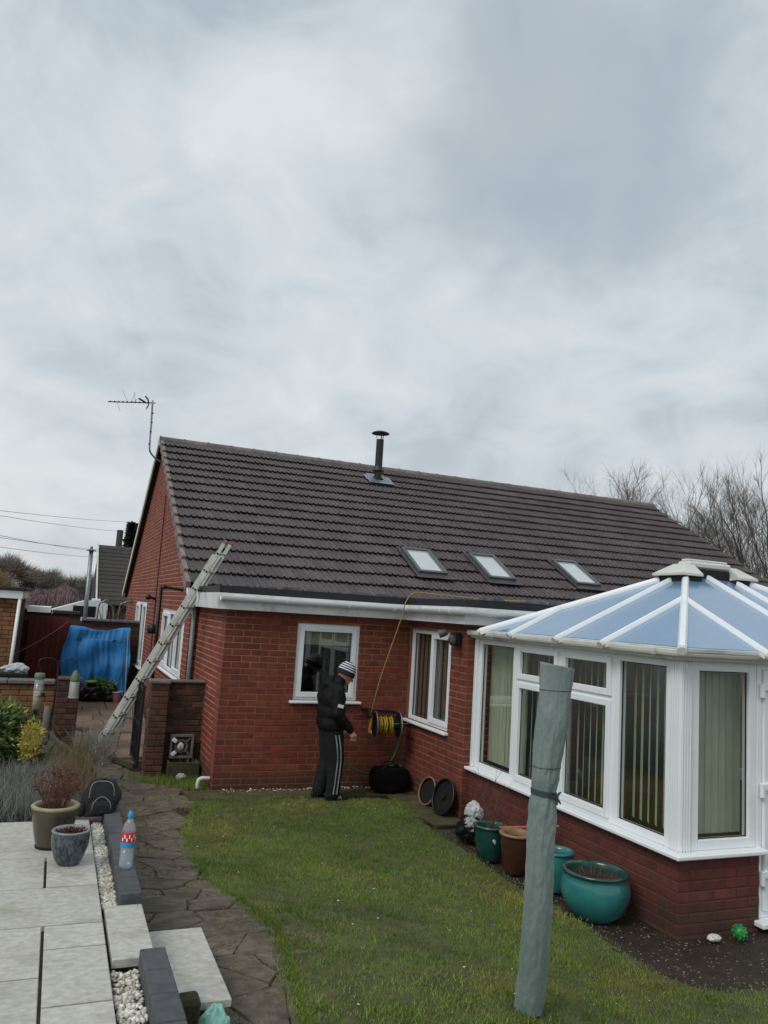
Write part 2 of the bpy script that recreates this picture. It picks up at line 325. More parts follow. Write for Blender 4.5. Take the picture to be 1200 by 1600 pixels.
def axis_pts(a, b, st, far):
    c = list(np.arange(a, b+1e-6, st)); lo = [a-d for d in far][::-1]; hi = [c[-1]+d for d in far]; return np.array(lo+c+hi)
far = [1, 3, 8, 20, 50, 120, 300, 700, 1400]
gx = axis_pts(-2, 7, .25, far); gy = axis_pts(0, 12, .25, far)
GX, GY = np.meshgrid(gx, gy); GZ = np.vectorize(zt)(GX, GY)-.03
nx, ny = len(gx), len(gy); idx = np.arange(nx*ny).reshape(ny, nx)
tag(npmesh('ground', np.stack([GX, GY, GZ], -1).reshape(-1, 3), np.stack([idx[:-1, :-1], idx[:-1, 1:], idx[1:, 1:], idx[1:, :-1]], -1).reshape(-1, 4), 'soil', smooth=True), kind='structure')
LAWN = [(1.69,9.2),(2.44,9.05),(3.0,8.95),(3.76,8.86),(4.0,8.6),(3.74,7.71),(3.78,7.11),(3.69,5.8),(3.77,5.04),(3.67,4.52),(3.68,4.12),(3.89,3.92),(4.32,3.86),(7,3.7),(7,.3),(1.1,.3),(1.18,3.3),(1.23,3.67),(1.30,4.11),(1.37,4.61),(1.35,4.88),(1.23,5.67),(1.24,6.6),(1.37,7.81)]
def inpoly(x, y, poly):
    x = np.asarray(x); y = np.asarray(y); r = np.zeros(x.shape, bool); n = len(poly)
    for i in range(n):
        x0, y0 = poly[i]; x1, y1 = poly[(i+1) % n]
        c = ((y0 > y) != (y1 > y)) & (x < (x1-x0)*(y-y0)/((y1-y0) if y1 != y0 else 1e-9)+x0); r ^= c
    return r
ztv = np.vectorize(zt)
s_ = .06; xs = np.arange(1.0, 7.1, s_); ys = np.arange(.3, 9.4, s_); X_, Y_ = np.meshgrid(xs, ys)
jx = X_+rng.normal(0, .012, X_.shape); jy = Y_+rng.normal(0, .012, X_.shape)
Zl = ztv(jx, jy)+.016+rng.normal(0, .004, X_.shape)
idl = np.arange(X_.size).reshape(X_.shape)
q = np.stack([idl[:-1, :-1], idl[:-1, 1:], idl[1:, 1:], idl[1:, :-1]], -1).reshape(-1, 4)
cxm = jx.ravel()[q].mean(1); cym = jy.ravel()[q].mean(1); q = q[inpoly(cxm, cym, LAWN)]
lawn = npmesh('lawn', np.stack([jx, jy, Zl], -1).reshape(-1, 3), q, 'turf', smooth=True); tag(lawn, kind='structure')
def blades(n, x, y, z, hmin, hmax, w, lean):
    h = rng.uniform(hmin, hmax, n); a = rng.uniform(0, 2*np.pi, n); b = rng.uniform(0, 2*np.pi, n); l = rng.uniform(0, lean, n)*h
    ww = w*rng.uniform(.6, 1.3, n)
    p0 = np.stack([x-ww*np.cos(a), y-ww*np.sin(a), z], -1); p1 = np.stack([x+ww*np.cos(a), y+ww*np.sin(a), z], -1)
    p2 = np.stack([x+l*np.cos(b), y+l*np.sin(b), z+h], -1)
    return np.stack([p0, p1, p2], 1).reshape(-1, 3), np.arange(3*n).reshape(-1, 3)
n = 330000; bx_ = rng.uniform(1.0, 5.4, n); by_ = rng.uniform(2.4, 9.4, n)
grow = .5+.5*np.sin(bx_*2.1+1)*np.sin(by_*1.7)+.35*np.sin(bx_*5.3)*np.sin(by_*4.1+2)
bald = (((bx_-2.95)/.24)**2+((by_-7.05)/.12)**2 < 1) & (rng.random(n) < .8) | (((bx_-2.45)/.3)**2+((by_-6.9)/.1)**2 < 1) & (rng.random(n) < .4) | (((bx_-2.75)/.16)**2+((by_-5.1)/.07)**2 < 1) & (rng.random(n) < .5)
ed = rng.normal(0, .05, (2, n)); k_ = inpoly(bx_+ed[0], by_+ed[1], LAWN) & ~bald & (rng.random(n) < .45+.5*np.clip(grow, 0, 1))
bx_, by_, grow = bx_[k_], by_[k_], grow[k_]
bz_ = .42*np.clip((8.6-by_)/5.2, 0, 1)**2*(3-2*np.clip((8.6-by_)/5.2, 0, 1))*(lambda t: t*t*(3-2*t))(np.clip((4.3-bx_)/3.2, 0, 1))+.012
V, F = blades(len(bx_), bx_, by_, bz_, .010, .027, .0032, 1.0)
# tufts: clumps of longer, coarser blades
nt_ = 300; tx_ = rng.uniform(1.1, 4.6, nt_); ty_ = rng.uniform(2.6, 9.2, nt_); kt = inpoly(tx_, ty_, LAWN); tx_, ty_ = tx_[kt], ty_[kt]; per = 70
qx = np.repeat(tx_, per)+rng.normal(0, .045, len(tx_)*per); qy = np.repeat(ty_, per)+rng.normal(0, .04, len(tx_)*per); kq = inpoly(qx, qy, LAWN); qx, qy = qx[kq], qy[kq]
V2, F2 = blades(len(qx), qx, qy, ztv(qx, qy)+.012, .02, .045, .0036, 1.1); F = np.concatenate([F, F2+len(V)]); V = np.concatenate([V, V2])
# ragged fringe creeping over the path edge
ne = 16000; ei = rng.integers(0, 9, ne); EL = np.array(LAWN[15:]+[LAWN[0]]); e0 = EL[ei]; e1 = EL[ei+1]; te = rng.random(ne)[:, None]; ep = e0+(e1-e0)*te+np.stack([-np.abs(rng.normal(0, .034, ne))*(.3+np.abs(np.sin(e0[:, 1]+te[:, 0]*9))), rng.normal(0, .03, ne)], -1); ke = ep[:, 1] > 2.4; ep = ep[ke]
V2, F2 = blades(len(ep), ep[:, 0], ep[:, 1], ztv(ep[:, 0], ep[:, 1])+.005, .012, .034, .0034, 1.3); F = np.concatenate([F, F2+len(V)]); V = np.concatenate([V, V2])
tag(npmesh('grass', V, F, 'grass'), 'short damp green lawn grass with yellow mossy patches', 'grass', kind='stuff')
# ---- crazy-paved path
PTH = [(.5, .3), (1.45, .3), (1.45, 5.0), (1.4, 8), (1.75, 9.15), (1.75, 9.3), (1.2, 10.2), (1.2, 11.5), (.3, 11.5), (.3, 9), (.45, 6)]
pm = MB()
for y in np.arange(.3, 11.4, .4):
    pm.quad((.5, y, zt(.5, y)-.004), (1.0, y, zt(1., y)-.004), (1.0, y+.4, zt(1., y+.4)-.004), (.5, y+.4, zt(.5, y+.4)-.004))
    pm.quad((1.0, y, zt(1., y)-.004), (1.45, y, zt(1.45, y)-.004), (1.45, y+.4, zt(1.45, y+.4)-.004), (1.0, y+.4, zt(1., y+.4)-.004))
pathobj = pm.build('path', 'soil', kind='structure')
pts = []
for i, y in enumerate(np.arange(2.2, 12, .27)):
    for j, x in enumerate(np.arange(-.1, 2.2, .33)): pts.append((x+(i % 2)*.16+random.uniform(-.15, .15), y+random.uniform(-.11, .11)))
def clip_cell(i, pts, rad):
    p = pts[i]; poly = [(p[0]-rad, p[1]-rad), (p[0]+rad, p[1]-rad), (p[0]+rad, p[1]+rad), (p[0]-rad, p[1]+rad)]
    for j, q in enumerate(pts):
        if j == i or abs(q[0]-p[0]) > 2*rad or abs(q[1]-p[1]) > 2*rad: continue
        mx, my = (p[0]+q[0])/2, (p[1]+q[1])/2; nx_, ny_ = q[0]-p[0], q[1]-p[1]; o = []
        for k in range(len(poly)):
            a, b = poly[k], poly[(k+1) % len(poly)]; da = (a[0]-mx)*nx_+(a[1]-my)*ny_; db = (b[0]-mx)*nx_+(b[1]-my)*ny_
            if da <= 0: o.append(a)
            if da*db < 0: t = da/(da-db); o.append((a[0]+(b[0]-a[0])*t, a[1]+(b[1]-a[1])*t))
        poly = o
        if len(poly) < 3: return None
    return poly
def shrink(poly, g):
    c = np.mean(poly, 0); return [tuple(np.array(p)+(c-np.array(p))/max(np.linalg.norm(c-np.array(p)), 1e-6)*g) for p in poly]
for i, p in enumerate(pts):
    if not (inpoly(p[0], p[1], PTH)): continue
    poly = clip_cell(i, pts, .45)
    if poly is None: continue
    po = []
    for k in range(len(poly)):            # broken-stone edges
        a, b = np.array(poly[k]), np.array(poly[(k+1) % len(poly)]); po.append(tuple(a)); d = np.linalg.norm(b-a)
        if d > .16: nrm = np.array([-(b-a)[1], (b-a)[0]])/d; po.append(tuple((a+b)/2+nrm*random.uniform(-.012, .012)))
    lo = shrink(po, .004); hi = shrink(po, .011); dz = random.uniform(-.003, .004); tx, ty = random.uniform(-.02, .02), random.uniform(-.02, .02)
    n = len(po); hgt = lambda a, e: zt(*a)+e+dz+(a[0]-p[0])*tx+(a[1]-p[1])*ty
    vs = [(*a, zt(*a)-.03) for a in lo]+[(*a, hgt(a, .002)) for a in lo]+[(*a, hgt(a, .012)) for a in hi]
    fs = [(k, (k+1) % n, n+(k+1) % n, n+k) for k in range(n)]+[(n+k, n+(k+1) % n, 2*n+(k+1) % n, 2*n+k) for k in range(n)]+[tuple(range(2*n, 3*n))]
    MB().add(vs, fs).build('paving_stone', 'stone_path', pathobj)
mn = 9000; mx_ = rng.uniform(.54, 1.5, mn); my_ = rng.uniform(2.5, 9.3, mn); mk = (np.sin(mx_*9+my_*4)*np.sin(my_*3.1+mx_*2) > .55) | (mx_ > 1.12+.1*np.sin(my_*5)) & (rng.random(mn) < .35); mx_, my_ = mx_[mk], my_[mk]
V, F = blades(len(mx_), mx_, my_, ztv(mx_, my_)+.004, .006, .018, .004, 1.2); tag(npmesh('moss', V, F, 'moss'), 'yellow-green moss creeping between the path stones', 'moss', kind='stuff')
# ---- mossy slabs along the walls, sandstone flags in the side yard
foot = MB().box(1.5, 4.3, 9.06, 9.53, -.06, .005).box(3.88, 4.3, 7.7, 9.06, -.06, .004).build('wall_footpath', 'soil', kind='structure')
for k, x in enumerate(np.arange(1.55, 4.2, .52)):
    MB().box(x+.006, min(x+.514, 4.28), 9.08+random.uniform(-.02, .02), 9.5, -.03, .018+random.uniform(-.004, .004), .006).build('paving_slab', 'slab_moss', foot)
for k, y in enumerate(np.arange(7.72, 8.9, .44)):
    MB().box(3.9, 4.285, y+.005, y+.435, -.03, .016+random.uniform(-.004, .004), .006).build('paving_slab', 'slab_moss', foot)
yard = MB().box(-.9, 1.75, 11.5, 18.6, -.1, -.004).build('side_yard', 'soil', kind='structure')
y = 11.55
while y < 18.4:
    d = random.choice((.45, .6, .6)); x = -.85
    while x < 1.7:
        w = random.choice((.45, .6, .75)); x1 = min(x+w, 1.73)
        MB().box(x+.008, x1-.008, y+.008, y+d-.008, -.05, .012+random.uniform(-.006, .006), .008).build('flagstone', 'sandstone', yard); x += w
    y += d
# ---- raised patio
ZP = CAMH-1.45
patio = MB().box(-3.2, .345, -2.2, 5.66, .0, ZP-.035).box(.345, .52, -2.2, 5.66, 0, ZP-.075).build('patio', 'concrete', kind='structure')
def slab(x0, x1, y0, y1, z=ZP, t=.03, par=None):
    g = .0065; dz = random.uniform(-.0015, .0015)
    return MB().box(x0+g, x1-g, y0+g, y1-g, z-t, z+dz, .003).build('paving_slab', 'porcelain', par or patio)
def filler(y0, y1, xr):
    x = xr
    while x > -3.1:
        w = random.choice((.6, .9)); slab(max(x-w, -3.2), x, y0, y1); x -= w
slab(-.55, .345, 4.90, 5.66); filler(4.90, 5.66, -.55)
slab(-.51, .09, 4.41, 4.90); slab(.09, .345, 4.63, 4.90); slab(.09, .345, 4.41, 4.63); filler(4.41, 4.9, -.51)
slab(-.4, .345, 3.92, 4.41); filler(3.92, 4.41, -.4)
slab(-.51, .09, 3.42, 3.92); slab(.09, .345, 3.67, 3.92); slab(.09, .345, 3.18, 3.67); filler(3.42, 3.92, -.51)
slab(-.51, .09, 2.91, 3.42); slab(.09, .345, 2.7, 3.18); filler(2.91, 3.42, -.51)
for y in np.arange(2.9, -2.2, -.5): filler(y-.49, y, .09)
for y in np.arange(2.69, -2.2, -.5): slab(.09, .345, y-.49, y)
slab(.347, .53, 3.50, 4.10, t=.035)
step = thing('garden_step', 'low grey porcelain step slab between the patio and the crazy-paved path', 'step', (.69, 3.8, zt(.69, 3.8)))
MB().box(.535, .84, 3.44, 4.20, ZP-.205, ZP-.17, .004).build('tread', 'porcelain', step)
MB().box(.55, .80, 3.50, 4.16, zt(.7, 3.8)-.05, ZP-.206).build('plinth', 'kerb_block', step)
def kerb(label, x0, x1, y0, y1):
    k = thing('kerb_edging', label, 'edging', ((x0+x1)/2, (y0+y1)/2, .3), 'charcoal block kerbs along the patio edge')
    y = y1
    while y > y0+.02:
        ya = max(y-.2, y0); MB().box(x0, x1, ya+.0015, y-.0015, ZP-.07, ZP+.043+random.uniform(-.002, .002), .004).build('block', 'kerb_block', k); y = ya
    MB().box(x0+.005, x1-.005, y0+.005, y1-.005, .15, ZP-.071).build('retaining_wall', 'kerb_block', k)
kerb('charcoal block kerb beside the pebble strip, under the water bottle', .425, .525, 4.12, 5.76)
kerb('charcoal block kerb at the bottom edge, beside the step', .455, .555, 1.4, 3.485)
def stones(name, label, n, xr, yr, z, r0, r1, m, flat=.6, zfn=None, keep=None, cat='gravel'):
    t = (1+5**.5)/2
    base = np.array([(0,0,1),(0,0,-1)]+[(math.cos(a), math.sin(a), .35*(-1)**i) for i, a in enumerate(np.arange(6)*math.pi/3)]); base /= np.linalg.norm(base, axis=1)[:, None]
    fc = [(0, 2+i, 2+(i+1) % 6) for i in range(6)]+[(1, 2+(i+1) % 6, 2+i) for i in range(6)]
    x = rng.uniform(*xr, n); y = rng.uniform(*yr, n)
    if keep is not None: k = keep(x, y); x, y = x[k], y[k]; n = len(x)
    zz = np.array([zfn(a, b) for a, b in zip(x, y)]) if zfn else np.full(n, z)+rng.uniform(0, .016, n)
    r = rng.uniform(r0, r1, n); V = []; F = []
    a = rng.uniform(0, 6.28, n)
    for i in range(n):
        b = base*(1+rng.normal(0, .16, base.shape)); c, s = math.cos(a[i]), math.sin(a[i])
        b = b*np.array([1, rng.uniform(.6, 1), flat]); b = np.stack([b[:, 0]*c-b[:, 1]*s, b[:, 0]*s+b[:, 1]*c, b[:, 2]], -1)
        V.append(b*r[i]+np.array([x[i], y[i], zz[i]+r[i]*flat*.4])); F.append(np.array(fc)+8*i)
    return tag(npmesh(name, np.concatenate(V), np.concatenate(F), m), label, cat, kind='stuff')
stones('pebbles', 'white and grey pebbles filling the strip beside the patio kerb', 2600, (.352, .42), (4.14, 5.66), ZP-.048, .009, .018, 'pebble')
stones('pebbles', 'pale pebbles in the drainage gap at the bottom edge', 1100, (.352, .45), (2.4, 3.46), ZP-.045, .008, .018, 'pebble')
soilzone = lambda x, y: ~inpoly(x, y, LAWN) & ~((x > 4.36) & (y > 4.70)) & ~((x > 4.28) & (y > 7.9))
stones('stone_chips', 'scattered stone chips and leaf crumbs on the bare soil by the conservatory', 4200, (3.6, 6.6), (2.9, 7.8), 0, .003, .012, 'chip', .3, zfn=lambda a, b: zt(a, b)-.03, keep=soilzone)
stones('path_grit', 'grit, leaf crumbs and moss scraps scattered over the crazy-paved path', 5200, (.54, 1.4), (2.4, 11), 0, .003, .011, 'grit', zfn=lambda a, b: zt(a, b)+.008)
stones('wall_pebbles', 'loose pale pebbles along the foot of the kitchen wall', 170, (1.95, 4.28), (9.36, 9.51), 0, .006, .016, 'pebble', zfn=lambda a, b: .018)
stones('fallen_petals', 'tiny white petals scattered over the lawn', 34, (1.3, 4.2), (3.3, 9.0), 0, .006, .012, 'petal', .3, zfn=lambda a, b: zt(a, b)+.035, keep=lambda x, y: inpoly(x, y, LAWN), cat='petals')
# raised planting bed on the left with sleeper edging
def bedz(x, y): return .70-.062*(y-5.66)+.02*math.sin(x*7)*math.sin(y*5)
def bedx(y): return .50 if y < 7.6 else .50-.40*sm((y-7.6)/3.6)
bm = MB(); rows = []
for j in range(27):
    y = 5.66+j*.245
    for i in range(13): x = -3.2+(bedx(y)-.03+3.2)*(i/12)**.6; rows.append((x, y, bedz(x, y)))
bm.add(rows, [(j*13+i, j*13+i+1, (j+1)*13+i+1, (j+1)*13+i) for j in range(26) for i in range(12)])
bm.build('flower_bed', 'soil', smooth=True, kind='structure')
mat('sleeper', L(78, 70, 52), L(48, 42, 32), .9, 6, bump=.6, stretch=(6, 1, 6), dirt=L(66, 70, 34), dscale=2.2, dlo=.45, dhi=.65)
slp = thing('timber_edging', 'mossy old timber board edging the flower bed beside the path', 'edging', (.4, 8.6, .2))
yy = [5.78, 7.6, 8.6, 9.6, 10.6, 11.5]
for a, b in zip(yy[:-1], yy[1:]):
    MB().beam((bedx(a), a, bedz(.4, a)-.10), (bedx(b), b, bedz(.4, b)-.10), .05, .30, c=.006).build('board', 'sleeper', slp)
    MB().beam((bedx(a)-.01, a, bedz(.4, a)-.36), (bedx(b)-.01, b, bedz(.4, b)-.36), .05, .26, c=.006).build('board', 'sleeper', slp)
# ================================================================ the bungalow
XA, YK, XB, ZS, YC = 1.88, 9.525, 4.30, 2.11, 7.93       # kitchen corner, kitchen wall, wing wall, soffit, wing front
XG, XRT = 1.76, 14.85                                    # gable wall plane, right end
YE, ZE, YR, ZR = 11.53, 2.399, 17.215, 5.549             # eave and ridge
RX0 = 1.66; PIT = math.atan2(ZR-ZE, YR-YE); SL = math.hypot(ZR-ZE, YR-YE)
S = Vector((0, math.cos(PIT), math.sin(PIT))); NRM = Vector((0, -math.sin(PIT), math.cos(PIT)))
YB = 2*YR-YE
house = thing('bungalow', 'red brick bungalow with dark brown tiled pitched roof and three rooflights', 'house', (8.0, 14.0, 0))
def cells(L0, L1, z0, z1, ops):
    A = sorted({L0, L1, *[o[0] for o in ops], *[o[1] for o in ops]}); Z = sorted({z0, z1, *[o[2] for o in ops], *[o[3] for o in ops]})
    for a, b in zip(A[:-1], A[1:]):
        for c, d in zip(Z[:-1], Z[1:]):
            if not any(o[0] <= (a+b)/2 <= o[1] and o[2] <= (c+d)/2 <= o[3] for o in ops): yield a, b, c, d
def core(mb, axis, pos, L0, L1, z0, z1, ops, th=.24):
    for a, b, c, d in cells(L0, L1, z0, z1, ops):
        if axis == 'x': mb.box(a, b, pos, pos+th, c, d)
        else: mb.box(pos, pos+th, a, b, c, d)
def courses(L0, L1, z0, z1, ops, off=0, lim=None):
    """stretcher bond, cut round openings; lim(z) -> (a,b) trims to a gable"""
    z = z0; k = 0
    while z+.065 <= z1+.012:
        top = min(z+.065, z1); a = L0-.1125*((k+off) % 2); lo, hi = (L0, L1) if lim is None else lim(z+.065)
        while a < L1:
            a0, a1 = max(a, lo), min(a+.215, hi); a += .225
            if a1-a0 < .03: continue
            seg = [(a0, a1)]
            for o in ops:
                if o[3] < z+.02 or o[2] > top-.02: continue
                ns = []
                for s0, s1 in seg:
                    if o[1] <= s0 or o[0] >= s1: ns.append((s0, s1))
                    else:
                        if o[0]-s0 > .03: ns.append((s0, o[0]))
                        if s1-o[1] > .03: ns.append((o[1], s1))
                seg = ns
            for s0, s1 in seg: yield s0, s1, z, top
        z += .075; k += 1
_bm = [mesh_only(MB().box(-.1075, .1075, -.004+random.uniform(-.0015, .001), .05, 0, .065, .004), 'brick', 'brick') for _ in range(4)]
_bd = [mesh_only(MB().box(-.1075, .1075, -.004+random.uniform(-.0015, .001), .05, 0, .065, .004), 'brick', 'brick_dark') for _ in range(4)]
def brick_piece(axis, pos, r, parent, pool):
    a0, a1, z0, z1 = r; me = random.choice(pool)
    loc = ((a0+a1)/2, pos, z0) if axis == 'x' else (pos, (a0+a1)/2, z0)
    return inst('brick', me, parent, loc, (0, 0, 0 if axis == 'x' else -math.pi/2), ((a1-a0)/.215, 1, (z1-z0)/.065))
def brick_stuff(mb, axis, pos, r, jit=.0015):
    a0, a1, z0, z1 = r; p = pos-.004+random.uniform(-jit, jit); c = .003
    if axis == 'x': P = lambda a, d, z: (a, d, z)
    else: P = lambda a, d, z: (d, a, z)
    vs = [P(a0, pos+.01, z0), P(a1, pos+.01, z0), P(a1, pos+.01, z1), P(a0, pos+.01, z1), P(a0+c, p, z0+c), P(a1-c, p, z0+c), P(a1-c, p, z1-c), P(a0+c, p, z1-c)]
    mb.add(vs, [(4, 5, 6, 7), (0, 1, 5, 4), (1, 2, 6, 5), (2, 3, 7, 6), (3, 0, 4, 7)])
W1 = (2.78, 3.61, 1.055, 1.995); W2 = (8.33, 9.50, .86, 2.0)
WA = (17.5, 19.85, .72, 2.09); WB = (11.98, 14.62, 1.03, 2.0)
wall = MB()
core(wall, 'x', YK, XA, XB+.2, -.05, ZS, [W1])
core(wall, 'y', XB, YC, YK-.001, -.05, ZS, [W2])
core(wall, 'x', YC, XB+.241, XRT-.1, -.05, ZS, [])
gw = MB()
core(gw, 'y', XA, YK+.241, YE+.2, -.05, ZS, [])
core(gw, 'y', XG, YE, YB-.02, -.05, ZE-.05, [WA, WB])
gw.prism([(YE+.05, ZE-.05), (YB-.05, ZE-.05), (YR, ZR-.12)], XG, XG+.24, axis=0)
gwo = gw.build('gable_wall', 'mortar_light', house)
wall.box(XRT-.35, XRT-.1, YC+.25, YB-.02, -.05, ZE-.05); wall.prism([(YE+.05, ZE-.05), (YB-.05, ZE-.05), (YR, ZR-.12)], XRT-.35, XRT-.1, axis=0)
wall.box(XG+.24, XRT-.35, YB-.26, YB-.02, -.05, ZE-.05)
wallo = wall.build('wall', 'mortar', house)
fl = MB().box(XA+.1, XRT-.3, YK+.1, YB-.2, -.04, .0).box(XB+.1, XRT-.3, YC+.2, YK+.099, -.04, .0); fl.build('floor_slab', 'interior', house)
MB().box(XA+.25, XRT-.4, 11.0, 11.1, .0, ZS).build('partition', 'interior', house)
MB().box(XA+.25, XRT-.4, YK+.3, 10.95, ZS-.06, ZS-.01).box(4.6, XRT-.4, YC+.3, YK+.2, ZS-.06, ZS-.01).build('room_ceiling', 'interior', house)
nb = 0; bst = MB()
panels = [('x', YK, list(courses(XA+.002, XB, 0, ZS, [W1]))), ('y', XB, list(courses(YC, YK, 0, ZS, [W2], 1)))]
allb = [(ax, pos, r) for ax, pos, rs in panels for r in rs]
allb.sort(key=lambda t: (t[2][1]-t[2][0] < .1, -(t[1] if t[0] == 'y' else 0), t[2][2] if False else 0))
seen = [b for b in allb if b[2][1]-b[2][0] > .16]
rest = [b for b in allb if b[2][1]-b[2][0] <= .16]
# nearest and largest 300 are pieces of their own
seen.sort(key=lambda b: math.hypot(*(((b[2][0]+b[2][1])/2, b[1]) if b[0] == 'x' else (b[1], (b[2][0]+b[2][1])/2)))+(1.1 if b[0] == 'y' else 0))
for b in seen[:300]: brick_piece(b[0], b[1], b[2], wallo, _bm)
for b in seen[300:]+rest: brick_stuff(bst, *b)
gst = MB()
for r in courses(YK+.002, YE, 0, ZS, [], 1): brick_stuff(gst, 'y', XA, r)
for r in courses(XG+.002, XA, 0, ZS, []): brick_stuff(gst, 'x', YE-.0, r)
def gl(z):
    if z < ZE-.05: return (YE, YB)
    t = (z-ZE)/(ZR-ZE)*(YR-YE)+.06; return (YE+t, YB-t)
for r in courses(YE, YB, 0, ZR-.15, [WA, WB], 0, gl): brick_stuff(gst, 'y', XG, r)
for r in courses(XB+.002, XB+.1, 0, ZS, [], 0): brick_stuff(bst, 'x', YC, r)
for r in courses(XB+.1, 7.9, 0, ZS, [], 0): brick_stuff(bst, 'x', YC, r)
bst.build('brickwork', 'brick', wallo, kind='stuff'); gst.build('brickwork', 'brick_gable_lit', gwo, kind='stuff')
# ---- windows
def TM(axis, pos): return (lambda mb, a0, a1, d0, d1, z0, z1, c=0: mb.box(a0, a1, pos+d0, pos+d1, z0, z1, c)) if axis == 'x' else (lambda mb, a0, a1, d0, d1, z0, z1, c=0: mb.box(pos+d0, pos+d1, a0, a1, z0, z1, c))
def ring(B, mb, a0, a1, z0, z1, w, d0, d1, c=.004):
    B(mb, a0, a0+w, d0, d1, z0, z1, c); B(mb, a1-w, a1, d0, d1, z0, z1, c)
    B(mb, a0+w+.0005, a1-w-.0005, d0+.0005, d1, z0, z0+w, c); B(mb, a0+w+.0005, a1-w-.0005, d0+.0005, d1, z1-w, z1, c)
def window(parent, axis, pos, o, lights, fw=.055, rec=.03, sill=True, sillx=.05, paneM='pane', label=None):
    """lights: (a0,a1,z0,z1,is_sash)"""
    B = TM(axis, pos); mb = MB(); a0, a1, z0, z1 = o
    ring(B, mb, a0, a1, z0, z1, fw, rec, rec+.07)
    for l in lights:
        if l[0] > a0+.1: B(mb, l[0]-.03, l[0]+.03, rec+.002, rec+.068, z0+fw, z1-fw, .004)
    w = mb.build('window', 'upvc', parent, label=label)
    for l in lights:
        b0, b1, c0, c1, sash = l; b0 = b0+(.03 if b0 > a0+.1 else fw); b1 = b1-(.03 if b1 < a1-.1 else fw); c0 = c0+(fw if c0 < z0+.05 else .02); c1 = c1-(fw if c1 > z1-.05 else .02)
        g = 0
        if sash:
            s = MB(); ring(B, s, b0-.012, b1+.012, c0-.012, c1+.012, .06, rec-.018, rec+.05, .005); s.build('sash', 'upvc', w); g = .045
        gm = MB(); ring(B, gm, b0+g, b1-g, c0+g, c1-g, .007, rec+.028, rec+.036, 0); gm.build('gasket', 'black_rubber', w)
        p = MB(); B(p, b0+g, b1-g, rec+.037, rec+.041, c0+g, c1-g); p.build('pane', paneM, w)
    if sill:
        s = MB(); B(s, a0-sillx, a1+sillx, -.06, .05, z0-.035, z0-.002, .008); s.build('sill', 'upvc', w)
    return w
kw = window(house, 'x', YK, W1, [(*W1, True)], fw=.05, label='single-pane white kitchen window behind the person')
MB().box(3.02, 3.38, YK+.004, YK+.018, 1.925, 1.955, .004).build('trickle_vent', 'upvc', kw)
MB().box(2.84, 3.56, YK+.13, YK+.14, 1.73, 1.95).build('roller_blind', 'curtain', kw)
ww = window(house, 'y', XB, W2, [(W2[0], 8.915, W2[2], W2[3], True), (8.915, W2[1], W2[2], W2[3], False)], fw=.05, sillx=.03, label='two-light white window on the side of the rear wing')
c_ = MB()
for k in range(26):
    a = W2[0]+.05+k*.0425; c_.box(XB+.12+.012*math.sin(k*1.9), XB+.125+.012*math.sin(k*1.9), a, a+.041, W2[2]+.03, W2[3]-.03)
c_.build('vertical_blind', 'blind_grey', ww)
ga = window(house, 'y', XG, WA, [(17.5, 18.3, WA[2], WA[3], True), (18.3, 19.1, WA[2], WA[3], False), (19.1, 19.85, WA[2], WA[3], True)], fw=.06, rec=.0, sillx=.06, label='tall white window at the far end of the gable wall')
gb = window(house, 'y', XG, WB, [(11.98, 12.86, WB[2], WB[3], True), (12.86, 13.74, WB[2], WB[3], False), (13.74, 14.62, WB[2], WB[3], True)], fw=.06, rec=.0, sillx=.06, label='wide white window on the gable wall behind the ladder')
MB().box(XG+.2, XG+.21, 17.4, 19.9, .7, 2.1).build('net_curtain', 'curtain', ga)
MB().box(XG+.2, XG+.21, 11.9, 14.7, 1.0, 2.05).build('net_curtain', 'curtain', gb)
# ---- main roof
rf = MB()
P = lambda x, v, h: Vector((x, YE, ZE))+S*v+NRM*h
Pb = lambda x, v, h: (lambda p: Vector((p.x, 2*YR-p.y, p.z)))(P(x, v, h))
rf.add([P(RX0+.04, -.05, -.10), P(XRT, -.05, -.10), P(XRT, SL, -.10), P(RX0+.04, SL, -.10), P(RX0+.04, -.05, -.02), P(XRT, -.05, -.02), P(XRT, SL, -.02), P(RX0+.04, SL, -.02)], [(3,2,1,0),(4,5,6,7),(0,1,5,4),(1,2,6,5),(2,3,7,6),(3,0,4,7)])
roof = rf.build('roof', 'deck', house)
mb = MB(); mb.add([Pb(RX0, -.05, -.10), Pb(XRT, -.05, -.10), Pb(XRT, SL, -.10), Pb(RX0, SL, -.10), Pb(RX0, -.05, .05), Pb(XRT, -.05, .05), Pb(XRT, SL, .05), Pb(RX0, SL, .05)], [(0,1,2,3),(7,6,5,4),(4,5,1,0),(5,6,2,1),(6,7,3,2),(7,4,0,3)]); mb.build('rear_slope', 'tile', roof)
NROW = 16; GA = SL/NROW; TW = .205
px = [0, .010, .024, .036, .098, .108, .122, .134, .2035]; ph = [.004, .027, .027, .006, 0, .024, .024, .006, .004]
def tile_mb(w=1.0, j=0):
    m = MB(); n = len(px); up = .006; lo = .054+j
    vs = [(x*w, -.035, lo+h) for x, h in zip(px, ph)]+[(x*w, GA+.02, up+h*.9) for x, h in zip(px, ph)]+[(x*w, -.030, lo+h-.020) for x, h in zip(px, ph)]
    fs = [(i, i+1, n+i+1, n+i) for i in range(n-1)]+[(2*n+i, 2*n+i+1, i+1, i) for i in range(n-1)]+[(2*n, 0, n), (n-1, 3*n-1, 2*n-1)]
    return m.add(vs, fs)
tmesh = [mesh_only(tile_mb(1, random.uniform(-.004, .004)), 'roof_tile', 'tile') for _ in range(5)]
NC = int((XRT-RX0-.06)/TW); tl = []
for r in range(NROW):
    for c in range(NC): tl.append((r, c, P(RX0+.06+c*TW, r*GA, 0)))
tl.sort(key=lambda t: (t[2]-Vector((0, 0, CAMH))).length)
